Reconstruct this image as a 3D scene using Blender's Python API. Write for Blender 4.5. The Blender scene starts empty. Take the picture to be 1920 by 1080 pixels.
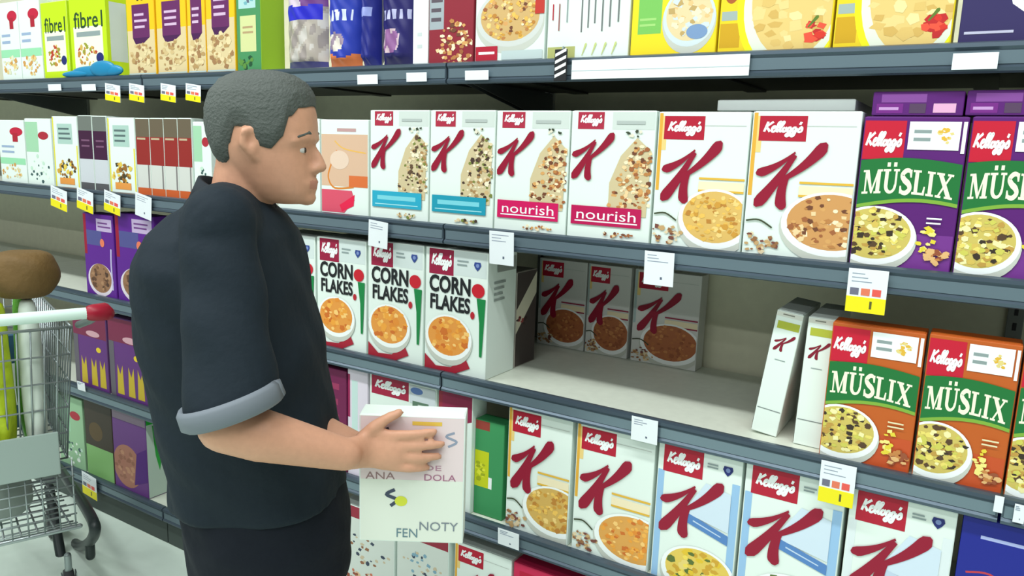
import bpy, bmesh, math, random
from mathutils import Vector, Matrix, Quaternion

S = bpy.context.scene
C = S.collection

# ------------------------------------------------------------------ camera
YAW, PITCH, ROLL, F = 0.551733, 0.175109, 0.0347586, 1432.96   # radians; focal length in pixels of a 1920 px frame
EYE = Vector((0.0, 0.0, 1.5))
_f = Vector((-math.sin(YAW)*math.cos(PITCH), math.cos(YAW)*math.cos(PITCH), -math.sin(PITCH)))
_r = Vector((math.cos(YAW), math.sin(YAW), 0.0))
_u = _r.cross(_f)
RT = math.cos(ROLL)*_r + math.sin(ROLL)*_u
UP = -math.sin(ROLL)*_r + math.cos(ROLL)*_u
FW = _f
cd = bpy.data.cameras.new('camera')
cd.sensor_width = 36.0
cd.lens = F/1920*36.0
cd.clip_start = 0.02
cam = bpy.data.objects.new('camera', cd)
C.objects.link(cam)
m = Matrix((RT, UP, -FW)).transposed().to_4x4()
m.translation = EYE
cam.matrix_world = m
S.camera = cam

# ------------------------------------------------------------------ light of the shop
S.view_settings.view_transform = 'Standard'
S.view_settings.look = 'None'
S.view_settings.gamma = 1.0
S.view_settings.use_curve_mapping = False
S.view_settings.exposure = -1.04
S.cycles.max_bounces = 8
w = bpy.data.worlds.new('shop_ambient')
S.world = w
w.use_nodes = True
w.node_tree.nodes['Background'].inputs[0].default_value = (0.9, 1.0, 0.97, 1)
w.node_tree.nodes['Background'].inputs[1].default_value = 0.55


def tube_light(x, y, z, lx, ly, power):
    l = bpy.data.lights.new('ceiling_tube_light', 'AREA')
    l.shape = 'RECTANGLE'
    l.size, l.size_y = lx, ly
    l.energy = power
    l.color = (0.955, 1.0, 0.985)
    o = bpy.data.objects.new('ceiling_tube_light', l)
    o.location = (x, y, z)
    C.objects.link(o)


for tx in (-4.3, -2.5, -0.7, 1.1):
    tube_light(tx, 0.1, 3.9, 1.5, 0.22, 95)
    tube_light(tx, -1.8, 3.9, 1.5, 0.22, 55)
    tube_light(tx, -4.6, 3.9, 1.5, 0.22, 90)


def at(px, py, Y=1.6):
    """point on the vertical plane y = Y seen at a pixel of the 1920 x 1080 frame"""
    d = FW + RT*((px-960)/F) - UP*((py-540)/F)
    return EYE + d*(Y/d.y)


def deep(px, py, depth):
    d = FW + RT*((px-960)/F) - UP*((py-540)/F)
    return EYE + d*depth


# ------------------------------------------------------------------ materials
def lin(c):
    c /= 255.0
    return c/12.92 if c <= 0.04045 else ((c+0.055)/1.055)**2.4


_M = {}


def M(r, g, b, rough=0.5, metal=0.0, bump=0.0, scale=60.0, spec=0.35):
    k = (r, g, b, rough, metal, bump, scale)
    if k in _M:
        return _M[k]
    mt = bpy.data.materials.new('paint_%d_%d_%d' % (r, g, b))
    mt.use_nodes = True
    nt = mt.node_tree
    p = nt.nodes['Principled BSDF']
    col = (lin(r), lin(g), lin(b), 1)
    p.inputs['Base Color'].default_value = col
    p.inputs['Roughness'].default_value = rough
    p.inputs['Metallic'].default_value = metal
    p.inputs['Specular IOR Level'].default_value = spec
    if bump:
        tc = nt.nodes.new('ShaderNodeTexCoord')
        n = nt.nodes.new('ShaderNodeTexNoise')
        n.inputs['Scale'].default_value = scale
        n.inputs['Detail'].default_value = 4
        nt.links.new(tc.outputs['Object'], n.inputs['Vector'])
        bp = nt.nodes.new('ShaderNodeBump')
        bp.inputs['Strength'].default_value = bump
        bp.inputs['Distance'].default_value = 0.01
        nt.links.new(n.outputs['Fac'], bp.inputs['Height'])
        nt.links.new(bp.outputs['Normal'], p.inputs['Normal'])
        rp = nt.nodes.new('ShaderNodeMix')
        rp.data_type = 'RGBA'
        rp.inputs[6].default_value = tuple(x*0.9 for x in col[:3]) + (1,)
        rp.inputs[7].default_value = tuple(min(1, x*1.08) for x in col[:3]) + (1,)
        nt.links.new(n.outputs['Fac'], rp.inputs[0])
        nt.links.new(rp.outputs[2], p.inputs['Base Color'])
    _M[k] = mt
    return mt


WHITE = M(226, 238, 231)
BRIGHT = M(240, 245, 244)
RED = M(178, 22, 50)
KRED = M(146, 10, 46)
GREY = M(140, 155, 155)
DARK = M(28, 30, 34)
GOLD = M(225, 178, 60)
NAVY = M(32, 42, 110)
PURPLE = M(88, 22, 112)
GREEN = M(26, 112, 52)
TEAL = M(38, 165, 196)
PINK = M(205, 16, 92)
ORANGE = M(190, 92, 30)
YELLOW = M(240, 215, 30)
LIME = M(190, 222, 20)
CREAM = M(228, 220, 178)


# ------------------------------------------------------------------ object helpers
def link(name, mesh, parent=None):
    o = bpy.data.objects.new(name, mesh)
    C.objects.link(o)
    if parent is not None:
        o.parent = parent
    return o


def tag(o, label, cat, group=None):
    o['label'] = label
    o['category'] = cat
    if group:
        o['group'] = group
    return o


def thing(name, label, cat, loc=(0, 0, 0), rz=0.0, group=None):
    o = bpy.data.objects.new(name, None)
    o.empty_display_size = 0.05
    C.objects.link(o)
    o.location = loc
    o.rotation_euler = (0, 0, rz)
    return tag(o, label, cat, group)


class MB:
    """collects faces with their own materials and links them as one mesh"""

    def __init__(self):
        self.v, self.f, self.fm, self.mats, self.smooth = [], [], [], [], []

    def mi(self, mat):
        if mat not in self.mats:
            self.mats.append(mat)
        return self.mats.index(mat)

    def face(self, pts, mat, smooth=False):
        b = len(self.v)
        self.v += [tuple(p) for p in pts]
        self.f.append(tuple(range(b, b+len(pts))))
        self.fm.append(self.mi(mat))
        self.smooth.append(smooth)

    def add(self, verts, faces, mat, smooth=True):
        b = len(self.v)
        self.v += [tuple(p) for p in verts]
        k = self.mi(mat)
        for f in faces:
            self.f.append(tuple(b+i for i in f))
            self.fm.append(k)
            self.smooth.append(smooth)

    def box(self, x0, x1, y0, y1, z0, z1, mat, bev=0.0015, mtx=None):
        bm = bmesh.new()
        bmesh.ops.create_cube(bm, size=1)
        for v in bm.verts:
            v.co = Vector(((x0+x1)/2+v.co.x*(x1-x0), (y0+y1)/2+v.co.y*(y1-y0), (z0+z1)/2+v.co.z*(z1-z0)))
        if bev:
            bmesh.ops.bevel(bm, geom=bm.edges[:], offset=bev, segments=2, affect='EDGES', profile=0.5)
        if mtx:
            bm.transform(mtx)
        bm.verts.index_update()
        self.add([v.co.copy() for v in bm.verts], [[v.index for v in f.verts] for f in bm.faces], mat, False)
        bm.free()

    def tube(self, pts, rad, mat, seg=14, cap=True, flat=1.0, ref=None):
        """tapered tube through points, with rounded ends"""
        pts = [Vector(p) for p in pts]
        n = len(pts)
        if not hasattr(rad, '__len__'):
            rad = [rad]*n
        P, Rr = list(pts), list(rad)
        if cap:
            d0 = (pts[0]-pts[1]).normalized()
            d1 = (pts[-1]-pts[-2]).normalized()
            pre, pr, post, po = [], [], [], []
            for a in (80, 55, 28):
                a = math.radians(a)
                pre.append(pts[0]+d0*rad[0]*math.sin(a)); pr.append(rad[0]*math.cos(a))
                post.insert(0, pts[-1]+d1*rad[-1]*math.sin(a)); po.insert(0, rad[-1]*math.cos(a))
            P = pre+P+post
            Rr = pr+Rr+po
        rings = []
        nrm = None
        for i, p in enumerate(P):
            t = (P[min(i+1, len(P)-1)]-P[max(i-1, 0)])
            if t.length < 1e-9:
                t = Vector((0, 0, 1))
            t.normalize()
            if nrm is None:
                a = Vector(ref) if ref else (Vector((0, 0, 1)) if abs(t.z) < 0.9 else Vector((1, 0, 0)))
                nrm = (a-t*a.dot(t)).normalized()
            else:
                nrm = (nrm-t*nrm.dot(t)).normalized()
            bn = t.cross(nrm)
            rings.append([p+nrm*(Rr[i]*math.cos(2*math.pi*k/seg))+bn*(Rr[i]*flat*math.sin(2*math.pi*k/seg)) for k in range(seg)])
        self.loft(rings, mat)

    def loft(self, rings, mat, closed=True, smooth=True):
        seg = len(rings[0])
        vs = [p for r in rings for p in r]
        fs = []
        for i in range(len(rings)-1):
            for k in range(seg):
                k2 = (k+1) % seg
                fs.append((i*seg+k, i*seg+k2, (i+1)*seg+k2, (i+1)*seg+k))
        if closed:
            fs.append(tuple(reversed(range(seg))))
            fs.append(tuple((len(rings)-1)*seg+k for k in range(seg)))
        self.add(vs, fs, mat, smooth)

    def ball(self, c, rx, ry, rz, mat, seg=16, rings=10, mtx=None):
        R = []
        for i in range(rings+1):
            a = math.pi*(0.02+0.96*i/rings)
            R.append([Vector((rx*math.sin(a)*math.cos(2*math.pi*k/seg), ry*math.sin(a)*math.sin(2*math.pi*k/seg), -rz*math.cos(a))) for k in range(seg)])
        if mtx:
            R = [[mtx @ p for p in r] for r in R]
        c = Vector(c)
        self.loft([[p+c for p in r] for r in R], mat)

    def build(self, name, parent=None):
        me = bpy.data.meshes.new(name)
        me.from_pydata(self.v, [], self.f)
        for mt in self.mats:
            me.materials.append(mt)
        me.polygons.foreach_set('material_index', self.fm)
        me.polygons.foreach_set('use_smooth', self.smooth)
        me.update()
        return link(name, me, parent)


def kids(name, bx, mat, parent, **k):
    mb = MB()
    mb.box(*bx, mat, **k)
    return mb.build(name, parent)


def structure(o):
    o['kind'] = 'structure'
    return o


# ------------------------------------------------------------------ printed artwork
_TXT = {}


def text_mesh(s, bold, shear):
    k = (s, bold, shear)
    if k not in _TXT:
        cu = bpy.data.curves.new('lettering', 'FONT')
        cu.body = s
        cu.offset = bold
        cu.shear = shear
        cu.resolution_u = 3
        o = bpy.data.objects.new('lettering', cu)
        C.objects.link(o)
        dg = bpy.context.evaluated_depsgraph_get()
        me = o.evaluated_get(dg).to_mesh()
        vs = [(v.co.x, v.co.y) for v in me.vertices]
        fs = [tuple(p.vertices) for p in me.polygons]
        o.evaluated_get(dg).to_mesh_clear()
        bpy.data.objects.remove(o)
        bpy.data.curves.remove(cu)
        xs = [v[0] for v in vs]
        ys = [v[1] for v in vs]
        x0, x1, y0, y1 = min(xs), max(xs), min(ys), max(ys)
        _TXT[k] = ([((x-x0)/(x1-x0), (y-y0)/(y1-y0)) for x, y in vs], fs)
    return _TXT[k]


def smooth_line(p, n=5):
    q = []
    for i in range(len(p)-1):
        a, b, c, d = p[max(i-1, 0)], p[i], p[i+1], p[min(i+2, len(p)-1)]
        for j in range(n):
            t = j/n
            q.append(tuple(0.5*(2*b[e]+(c[e]-a[e])*t+(2*a[e]-5*b[e]+4*c[e]-d[e])*t*t+(3*b[e]-a[e]-3*c[e]+d[e])*t**3) for e in (0, 1)))
    q.append(p[-1])
    return q


def ribbon(p, wd):
    """outline quads of a stroke with varying width"""
    L, R = [], []
    for i, (x, y) in enumerate(p):
        a, b = p[max(i-1, 0)], p[min(i+1, len(p)-1)]
        dx, dy = b[0]-a[0], b[1]-a[1]
        l = math.hypot(dx, dy) or 1
        wv = wd(i/(len(p)-1))/2
        L.append((x-dy/l*wv, y+dx/l*wv))
        R.append((x+dy/l*wv, y-dx/l*wv))
    return L, R


def clip(poly, lo0, hi0, lo1, hi1):
    def cut(ps, ax, lim, sgn):
        out = []
        for i in range(len(ps)):
            a, b = ps[i], ps[(i+1) % len(ps)]
            ia, ib = sgn*(a[ax]-lim) >= 0, sgn*(b[ax]-lim) >= 0
            if ia:
                out.append(a)
            if ia != ib:
                t = (lim-a[ax])/(b[ax]-a[ax])
                out.append((a[0]+(b[0]-a[0])*t, a[1]+(b[1]-a[1])*t))
        return out
    for ax, lim, sg in ((0, lo0, 1), (0, hi0, -1), (1, lo1, 1), (1, hi1, -1)):
        if len(poly) < 3:
            return []
        poly = cut(poly, ax, lim, sg)
    return poly


SCRIPT = [[(.12, 0), (.28, 1)], [(.75, 1), (.2, .45), (.4, .3), (.62, 0)],
          [(.72, .25), (1.0, .42), (.95, .55), (.8, .45), (.78, .12), (.95, .0), (1.12, .15)],
          [(1.1, .1), (1.42, .85), (1.36, 1.0), (1.22, .8), (1.22, .1), (1.38, .05)],
          [(1.38, .1), (1.7, .85), (1.64, 1.0), (1.5, .8), (1.5, .1), (1.66, .05)],
          [(1.9, .45), (1.74, .3), (1.78, .05), (1.95, .05), (2.05, .3), (1.92, .46)],
          [(2.42, .42), (2.22, .42), (2.14, .15), (2.28, .03), (2.42, .2), (2.46, .42), (2.38, -.3), (2.2, -.42), (2.12, -.25), (2.5, .05)],
          [(2.86, .42), (2.66, .42), (2.58, .15), (2.72, .03), (2.86, .2), (2.9, .42), (2.82, -.3), (2.64, -.42), (2.56, -.25), (2.95, .08)],
          [(3.2, 1.0), (3.12, .72)],
          [(3.0, .05), (3.3, .5), (3.4, .15), (3.25, 0), (3.1, .06)]]


def box_poly(x0, y0, x1, y1):
    return [(x0, y0), (x1, y0), (x1, y1), (x0, y1)]


def serif_word():
    """M U(umlaut) S L I X as slab-serif outlines on a unit cap height"""
    G = []
    b = box_poly
    x = 0
    G += [[(x+a, y) for a, y in q] for q in (b(.14, .05, .24, .95), [(.1, 1), (.36, 1), (.66, .12), (.56, 0)], [(.9, 1), (1.0, 1), (.64, .0), (.54, .02)],
          b(.86, .05, 1.1, .95), b(.0, 0, .38, .09), b(.76, 0, 1.2, .09), b(.0, .91, .34, 1), b(.88, .91, 1.2, 1))]
    x = 1.25
    arc = [(.5+.38*math.cos(math.pi+math.pi*i/12), .34+.36*math.sin(math.pi+math.pi*i/12)) for i in range(13)]
    inn = [(.53+.2*math.cos(math.pi+math.pi*i/12), .36+.25*math.sin(math.pi+math.pi*i/12)) for i in range(13)]
    U = [b(.12, .33, .34, .95), b(.76, .33, .88, .95), b(.0, .91, .46, 1), b(.64, .91, 1.0, 1), b(.2, 1.1, .4, 1.28), b(.6, 1.1, .8, 1.28)]
    U += [[arc[i], arc[i+1], inn[i+1], inn[i]] for i in range(12)]
    G += [[(x+a, y) for a, y in q] for q in U]
    x = 2.3
    sp = smooth_line([(.66, .74), (.6, .93), (.36, .95), (.14, .76), (.3, .56), (.55, .42), (.66, .22), (.44, .04), (.16, .08), (.08, .28)])
    L, R = ribbon(sp, lambda t: .1+.16*math.sin(math.pi*t))
    G += [[(x+L[i][0], L[i][1]), (x+L[i+1][0], L[i+1][1]), (x+R[i+1][0], R[i+1][1]), (x+R[i][0], R[i][1])] for i in range(len(L)-1)]
    G += [[(x+a, y) for a, y in q] for q in (b(.62, .68, .72, 1.0), b(.04, 0, .13, .32))]
    x = 3.1
    G += [[(x+a, y) for a, y in q] for q in (b(.12, .05, .34, .95), b(.0, 0, .7, .1), b(.0, .91, .48, 1), [(.6, 0), (.76, 0), (.78, .36), (.7, .36)])]
    x = 3.95
    G += [[(x+a, y) for a, y in q] for q in (b(.12, .05, .34, .95), b(.0, 0, .46, .09), b(.0, .91, .46, 1))]
    x = 4.5
    G += [[(x+a, y) for a, y in q] for q in ([(.08, .95), (.36, .95), (.96, .05), (.68, .05)], [(.78, .95), (.9, .95), (.24, .05), (.12, .05)],
          b(.0, .91, .46, 1), b(.64, .91, 1.0, 1), b(.02, 0, .36, .09), b(.56, 0, 1.04, .09))]
    return [[(px/5.54, py) for px, py in q] for q in G]


SERIF = serif_word()


class Pack(MB):
    """a printed carton: origin at the foot of its front face; the front looks along -y"""

    def __init__(self, wd, h, d, body=WHITE, seed=1):
        super().__init__()
        self.w, self.h, self.d = wd, h, d
        self.body = body
        self.o = 0.0002
        self.rnd = random.Random(seed)
        self.box(-wd/2, wd/2, 0, d, 0, h, body, 0.0018)
        # the glued end flaps of the lid and the foot, standing a hair proud
        self.box(-wd/2+.003, wd/2-.003, .004, d*.62, h-.0008, h+.0009, body, 0.0004)
        self.side = 'F'

    def map(self, u, v, o):
        if self.side == 'F':
            return (-self.w/2+u*self.w, -o, v*self.h)
        if self.side == 'R':
            return (self.w/2+o, u*self.d, v*self.h)
        if self.side == 'L':
            return (-self.w/2-o, self.d-u*self.d, v*self.h)
        if self.side == 'T':
            return (-self.w/2+u*self.w, v*self.d, self.h+o+.001)

    def poly(self, pts, mat, step=0.00007, e=0.012):
        pts = clip(list(pts), e, 1-e, e*.7, 1-e*.7)
        if len(pts) < 3:
            return
        self.o += step
        self.face([self.map(u, v, self.o) for u, v in pts], mat)

    def rect(self, u0, v0, u1, v1, mat):
        self.poly(box_poly(u0, v0, u1, v1), mat)

    def asp(self):
        return (self.w if self.side in 'FT' else self.d)/self.h

    def oval(self, cu, cv, ru, rv, mat, a0=0, a1=360, n=32):
        self.poly([(cu+ru*math.cos(math.radians(a0+(a1-a0)*i/n)), cv+rv*math.sin(math.radians(a0+(a1-a0)*i/n))) for i in range(n if a1-a0 >= 360 else n+1)], mat)

    def stroke(self, pts, wd, mat, w1=None, sm=True):
        p = smooth_line(pts) if sm else pts
        a = self.asp()
        q = [(u*a, v) for u, v in p]
        w1 = wd if w1 is None else w1
        L, R = ribbon(q, lambda t: wd+(w1-wd)*t)
        for i in range(len(L)-1):
            self.poly([(x/a, y) for x, y in (L[i], L[i+1], R[i+1], R[i])], mat, step=0.000004)

    def petal(self, p0, p1, w0, w1, mat, bend=0.0):
        """a brush mark, fat at p1, thin at p0"""
        a = self.asp()
        p0 = (p0[0]*a, p0[1]); p1 = (p1[0]*a, p1[1])
        dx, dy = p1[0]-p0[0], p1[1]-p0[1]
        l = math.hypot(dx, dy)
        nx, ny = -dy/l, dx/l
        L, R = [], []
        N = 12
        for i in range(N+1):
            t = i/N
            wv = (w0+(w1-w0)*t**1.2)/2
            if t > .82:
                wv *= math.sqrt(max(0, 1-((t-.82)/.185)**2))
            bx = bend*math.sin(math.pi*t)*l
            L.append((p0[0]+dx*t+nx*(wv+bx), p0[1]+dy*t+ny*(wv+bx)))
            R.append((p0[0]+dx*t+nx*(bx-wv), p0[1]+dy*t+ny*(bx-wv)))
        self.poly([(x/a, y) for x, y in L+R[::-1]], mat)

    def flakes(self, cu, cv, ru, rv, mats, n, size, shape='oval'):
        a = self.asp()
        r = self.rnd
        for i in range(n):
            while True:
                x, y = r.uniform(-1, 1), r.uniform(-1, 1)
                if shape == 'rect' or x*x+y*y < 1:
                    break
            s = size*r.uniform(.6, 1.3)
            k = r.randint(4, 6)
            ph = r.uniform(0, 6.3)
            el = r.uniform(.5, 1)
            pts = []
            for j in range(k):
                t = ph+2*math.pi*j/k
                q = s*r.uniform(.75, 1.1)
                pts.append((cu+ru*x+q*math.cos(t)/a, cv+rv*y+q*el*math.sin(t)))
            self.poly(pts, r.choice(mats), step=0.000008)

    def bowl(self, cu, cv, ru, rv, mats, base, n=70, size=.02, rim=BRIGHT, dish=M(196, 200, 190)):
        self.oval(cu, cv-.12*rv, ru*1.03, rv*1.12, dish)
        self.oval(cu, cv, ru, rv, rim)
        self.oval(cu, cv+.06*rv, ru*.88, rv*.86, base)
        self.flakes(cu, cv+.07*rv, ru*.82, rv*.8, mats, n, size)

    def text(self, s, u0, v0, u1, v1, mat, bold=0.0, shear=0.0, warp=None):
        vs, fs = text_mesh(s, bold, shear)
        self.o += 0.00008
        P = []
        for x, y in vs:
            u, v = u0+(u1-u0)*x, v0+(v1-v0)*y
            if warp:
                v += warp(x)
            P.append(self.map(min(.99, max(.01, u)), min(.99, max(.01, v)), self.o))
        self.add(P, fs, mat, False)

    def script(self, u0, v0, u1, v1, mat, wd=.2):
        self.o += 0.00008
        for st in SCRIPT:
            p = smooth_line(st, 4) if len(st) > 2 else st
            L, R = ribbon(p, lambda t: wd)
            f = lambda q: (u0+(u1-u0)*(q[0]+.16*q[1])/3.6, v0+(v1-v0)*(q[1]+.42)/1.45)
            for i in range(len(L)-1):
                self.poly([f(L[i]), f(L[i+1]), f(R[i+1]), f(R[i])], mat, step=0.000004)

    def logo(self, u0, v0, u1, v1, mat=RED):
        self.rect(u0, v0, u1, v1, mat)
        du, dv = u1-u0, v1-v0
        self.script(u0+.08*du, v0+.2*dv, u1-.06*du, v1-.22*dv, BRIGHT, .22)

    def letter_k(self, u0, v0, u1, v1, mat=KRED, halo=None):
        f = lambda x, y: (u0+(u1-u0)*x, v0+(v1-v0)*y)
        s = (v1-v0)
        for grow, mt in (((.045, halo), (0, mat)) if halo else ((0, mat),)):
            g = grow*s
            self.petal(f(.56, .86), f(.0, .52), .03*s+g, .165*s+g, mt, .06)
            self.petal(f(.56, .82), f(.02, .03), .07*s+g, .205*s+g, mt, .02)
            self.petal(f(.36, .42), f(1.0, 1.0), .06*s+g, .205*s+g, mt, -.05)
            self.petal(f(.46, .52), f(.42, .0), .10*s+g, .185*s+g, mt, -.07)

    def lines(self, u0, v0, u1, v1, n, mat, frac=.5, jag=.25):
        for i in range(n):
            y = v1-(v1-v0)*(i+.25)/n
            self.rect(u0, y-(v1-v0)/n*frac, u1-(u1-u0)*self.rnd.uniform(0, jag), y, mat)

    def shield(self, cu, cv, s, mat=NAVY):
        a = self.asp()
        self.poly([(cu+x*s/a, cv+y*s) for x, y in ((-.8, .9), (.8, .9), (1, .2), (.6, -.5), (0, -1.1), (-.6, -.5), (-1, .2))], mat)
        self.oval(cu, cv+.15*s, .45*s/a, .45*s, M(120, 140, 190), n=12)


FLAKE_GOLD = [M(226, 180, 84), M(206, 150, 58), M(240, 206, 128), M(188, 128, 52), M(236, 190, 90)]
FLAKE_ORANGE = [M(226, 140, 50), M(240, 176, 80), M(206, 110, 40), M(236, 160, 60), M(246, 200, 120)]
GRANOLA = [M(206, 176, 128), M(170, 132, 84), M(96, 72, 52), M(226, 208, 168), M(120, 130, 60), M(70, 52, 44), M(240, 230, 200)]
GRANOLA_W = [M(214, 160, 96), M(186, 126, 70), M(112, 66, 44), M(236, 206, 156), M(160, 96, 56), M(244, 226, 190)]
MUESLI = [M(232, 214, 110), M(214, 186, 90), M(86, 62, 40), M(240, 232, 170), M(190, 150, 70), M(56, 44, 34), M(206, 200, 90)]
PUFFS = [M(120, 84, 58), M(96, 64, 44), M(140, 102, 72), M(80, 54, 40)]
TAN = M(206, 170, 110)


# ---- designs ------------------------------------------------------
def d_k_small(p, banner, word, warm):
    g = GRANOLA_W if warm else GRANOLA
    p.rect(.5, .86, 1, 1, M(206, 216, 210))
    p.logo(.08, .86, .40, 1.0, M(172, 40, 66))
    p.rect(.55, .9, .88, .925, M(176, 186, 182))
    p.poly([(.5, .2), (.95, .2), (.97, .7), (.8, .8), (.62, .66), (.5, .45)], M(206, 190, 150))
    for cu, cv, ru, rv, n in ((.76, .32, .26, .14, 60), (.8, .5, .2, .14, 50), (.84, .66, .14, .12, 36)):
        p.flakes(cu, cv, ru, rv, g, n, .021)
    p.flakes(.78, .83, .12, .025, [M(60, 70, 54), M(226, 220, 200)], 7, .016)
    p.letter_k(.03, .46, .53, .83)
    p.rect(.05, .11, .9, .26, banner)
    if word:
        p.text(word, .12, .155, .84, .235, BRIGHT)
        p.rect(.1, .135, .86, .145, BRIGHT)
    else:
        p.lines(.14, .17, .8, .235, 1, M(120, 206, 220), .6, 0)
        p.rect(.1, .135, .84, .143, M(170, 226, 232))
    p.flakes(.62, .045, .2, .02, g, 16, .017)


def d_k_big(p, fl, base, bowl=(.74, .23, .42, .2), stripe=GOLD, edge=M(226, 170, 60), logo=(.07, .80, .52, .97)):
    p.rect(0, .42, .05, 1, edge)
    p.rect(.05, .72, .1, .97, M(236, 206, 130))
    p.rect(.5, .9, .96, .905, M(190, 196, 190))
    p.logo(*logo)
    p.rect(.5, .515, 1, .53, stripe)
    p.rect(.5, .44, 1, .5, M(240, 226, 190))
    p.rect(.5, .425, 1, .44, stripe)
    p.bowl(*bowl, fl, base, 95, .022)
    p.flakes(.16, .09, .2, .07, [M(196, 160, 110), M(150, 104, 66), M(226, 206, 170), M(120, 70, 60)], 34, .02)
    p.stroke([(.02, .24), (.15, .25), (.28, .2)], .012, M(60, 70, 46))
    p.letter_k(.08, .33, .72, .79)


def d_k_blue(p, tone=M(84, 130, 190), fruit=M(226, 190, 50), edge=M(150, 190, 226)):
    p.rect(0, 0, .09, .8, edge)
    p.rect(.9, 0, 1, .82, edge)
    p.logo(.07, .795, .55, .985)
    p.shield(.84, .9, .034)
    p.lines(.6, .89, .74, .93, 2, GREY, .5)
    p.poly([(.36, .54), (.9, .47), (.9, .74), (.6, .78)], M(206, 222, 236))
    p.poly([(.4, .47), (.9, .38), (.9, .45), (.4, .54)], tone)
    p.poly([(.48, .487), (.82, .426), (.82, .434), (.48, .497)], M(190, 210, 232))
    p.bowl(.58, .12, .45, .19, [fruit, M(240, 214, 90), M(206, 160, 50), M(230, 206, 120), M(90, 110, 50)], M(226, 196, 90), 60, .028)
    p.letter_k(.07, .35, .80, .80)


def d_muesli(p, ground, bank, text2=BRIGHT):
    p.rect(0, 0, 1, .24, bank)
    p.rect(.0, .72, .42, .975, M(196, 20, 50))
    p.script(.03, .775, .4, .9, BRIGHT, .22)
    p.rect(.45, .79, .93, .97, BRIGHT)
    p.lines(.5, .83, .68, .93, 2, GREY, .45)
    p.flakes(.79, .88, .08, .045, [GOLD, M(226, 206, 130)], 14, .016)
    p.rect(.95, .77, .985, .97, BRIGHT)
    top = [(u, .70+.035*math.sin(math.pi*(u*.9+.1))) for u in [i/14 for i in range(15)]]
    bot = [(u, .40+.06*math.sin(math.pi*u*.8)) for u in [1-i/14 for i in range(15)]]
    p.poly(top+bot, GREEN)
    p.poly([(u, v+.012) for u, v in bot[::-1]]+[(u, v-.012) for u, v in bot], M(126, 170, 60))
    p.o += .00008
    for q in SERIF:
        p.poly([(.05+.88*x, .485+.16*y+.02*math.sin(math.pi*x)-.01*x) for x, y in q], M(240, 240, 214), step=0.000004)
    p.bowl(.22, .21, .42, .2, MUESLI, M(206, 186, 96), 110, .024)
    p.flakes(.74, .2, .07, .09, [M(226, 206, 60), M(240, 226, 130)], 14, .022)
    p.flakes(.86, .1, .12, .05, [M(196, 130, 70), M(226, 180, 120), M(150, 80, 50)], 22, .022)
    p.lines(.72, .30, .9, .36, 2, text2, .35)


def d_corn(p):
    p.rect(.46, .8, .98, 1, M(208, 220, 218))
    p.logo(.06, .79, .46, 1.0, M(150, 24, 62))
    p.lines(.52, .87, .7, .93, 2, GREY, .4)
    p.shield(.84, .89, .034, M(52, 72, 140))
    p.text('CORN', .07, .645, .74, .785, DARK, .035)
    p.text('FLAKES', .09, .505, .74, .63, DARK, .032)
    p.oval(.86, .7, .1, .055, M(196, 26, 44))
    p.oval(.78, .5, .035, .03, M(180, 30, 46), n=14)
    p.poly([(.84, .64), (.98, .64), (.96, .4), (.94, .18), (.9, .18), (.89, .45)], M(20, 128, 66))
    p.poly([(.0, .13), (.2, .04), (.45, .05), (.68, .15), (.76, .07), (.5, .0), (.0, .0)], M(166, 28, 50))
    p.side = 'R'
    p.rect(.3, .84, .95, .95, M(150, 156, 150))
    p.lines(.2, .6, .6, .78, 4, M(150, 160, 156), .4)
    p.side = 'F'
    p.bowl(.4, .29, .38, .185, FLAKE_ORANGE, M(226, 150, 66), 48, .032)


def d_plain_fibre(p):
    p.rect(0, 0, 1, 1, LIME)
    p.rect(.1, .1, .9, .62, M(240, 244, 214))
    p.text('fibre1', .12, .6, .92, .8, M(40, 70, 40), .012)
    p.rect(.18, .5, .84, .56, GREY)
    p.flakes(.45, .3, .26, .14, [M(190, 130, 60), M(150, 150, 50), M(206, 170, 80), M(180, 60, 40)], 40, .03)
    p.oval(.8, .24, .1, .06, NAVY)
    p.side = 'R'
    p.rect(0, 0, 1, 1, LIME)
    p.rect(.15, .2, .85, .9, M(200, 214, 214))
    p.side = 'F'


def d_yellow_purple(p):
    p.rect(0, .5, 1, 1, M(240, 190, 20))
    p.rect(0, .0, 1, .5, M(216, 196, 150))
    p.rect(.2, .42, .82, .78, M(98, 36, 92))
    p.poly([(.2, .42), (.82, .42), (.6, .36), (.3, .35)], M(70, 24, 76))
    p.lines(.28, .5, .74, .7, 3, M(206, 176, 206), .4)
    p.text('n', .4, .82, .62, .92, DARK, .02)
    p.flakes(.5, .2, .42, .17, [M(206, 180, 130), M(180, 146, 96), M(226, 206, 160), M(160, 120, 80)], 50, .035)
    p.rect(0, 0, 1, .03, M(180, 200, 200))


def d_green_box(p):
    p.rect(0, 0, 1, 1, M(70, 140, 90))
    p.rect(.1, .62, .8, .95, M(170, 206, 206))
    p.flakes(.45, .78, .3, .12, [M(110, 170, 180), M(90, 100, 120), M(220, 230, 230)], 14, .04)
    p.rect(.15, .2, .8, .55, M(206, 210, 150))
    p.lines(.25, .36, .7, .46, 2, M(176, 150, 110), .4)
    p.flakes(.4, .1, .3, .06, [M(30, 80, 50), M(90, 140, 60)], 14, .035)
    p.side = 'R'
    p.rect(0, 0, 1, 1, M(150, 190, 40))
    p.side = 'F'


def d_maroon_granola(p):
    p.rect(0, 0, 1, 1, M(140, 34, 50))
    p.rect(.0, .3, .34, .62, M(160, 170, 176))
    p.lines(.05, .34, .32, .58, 3, M(90, 80, 90), .4)
    p.flakes(.6, .17, .4, .2, GRANOLA_W, 80, .026)


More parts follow.
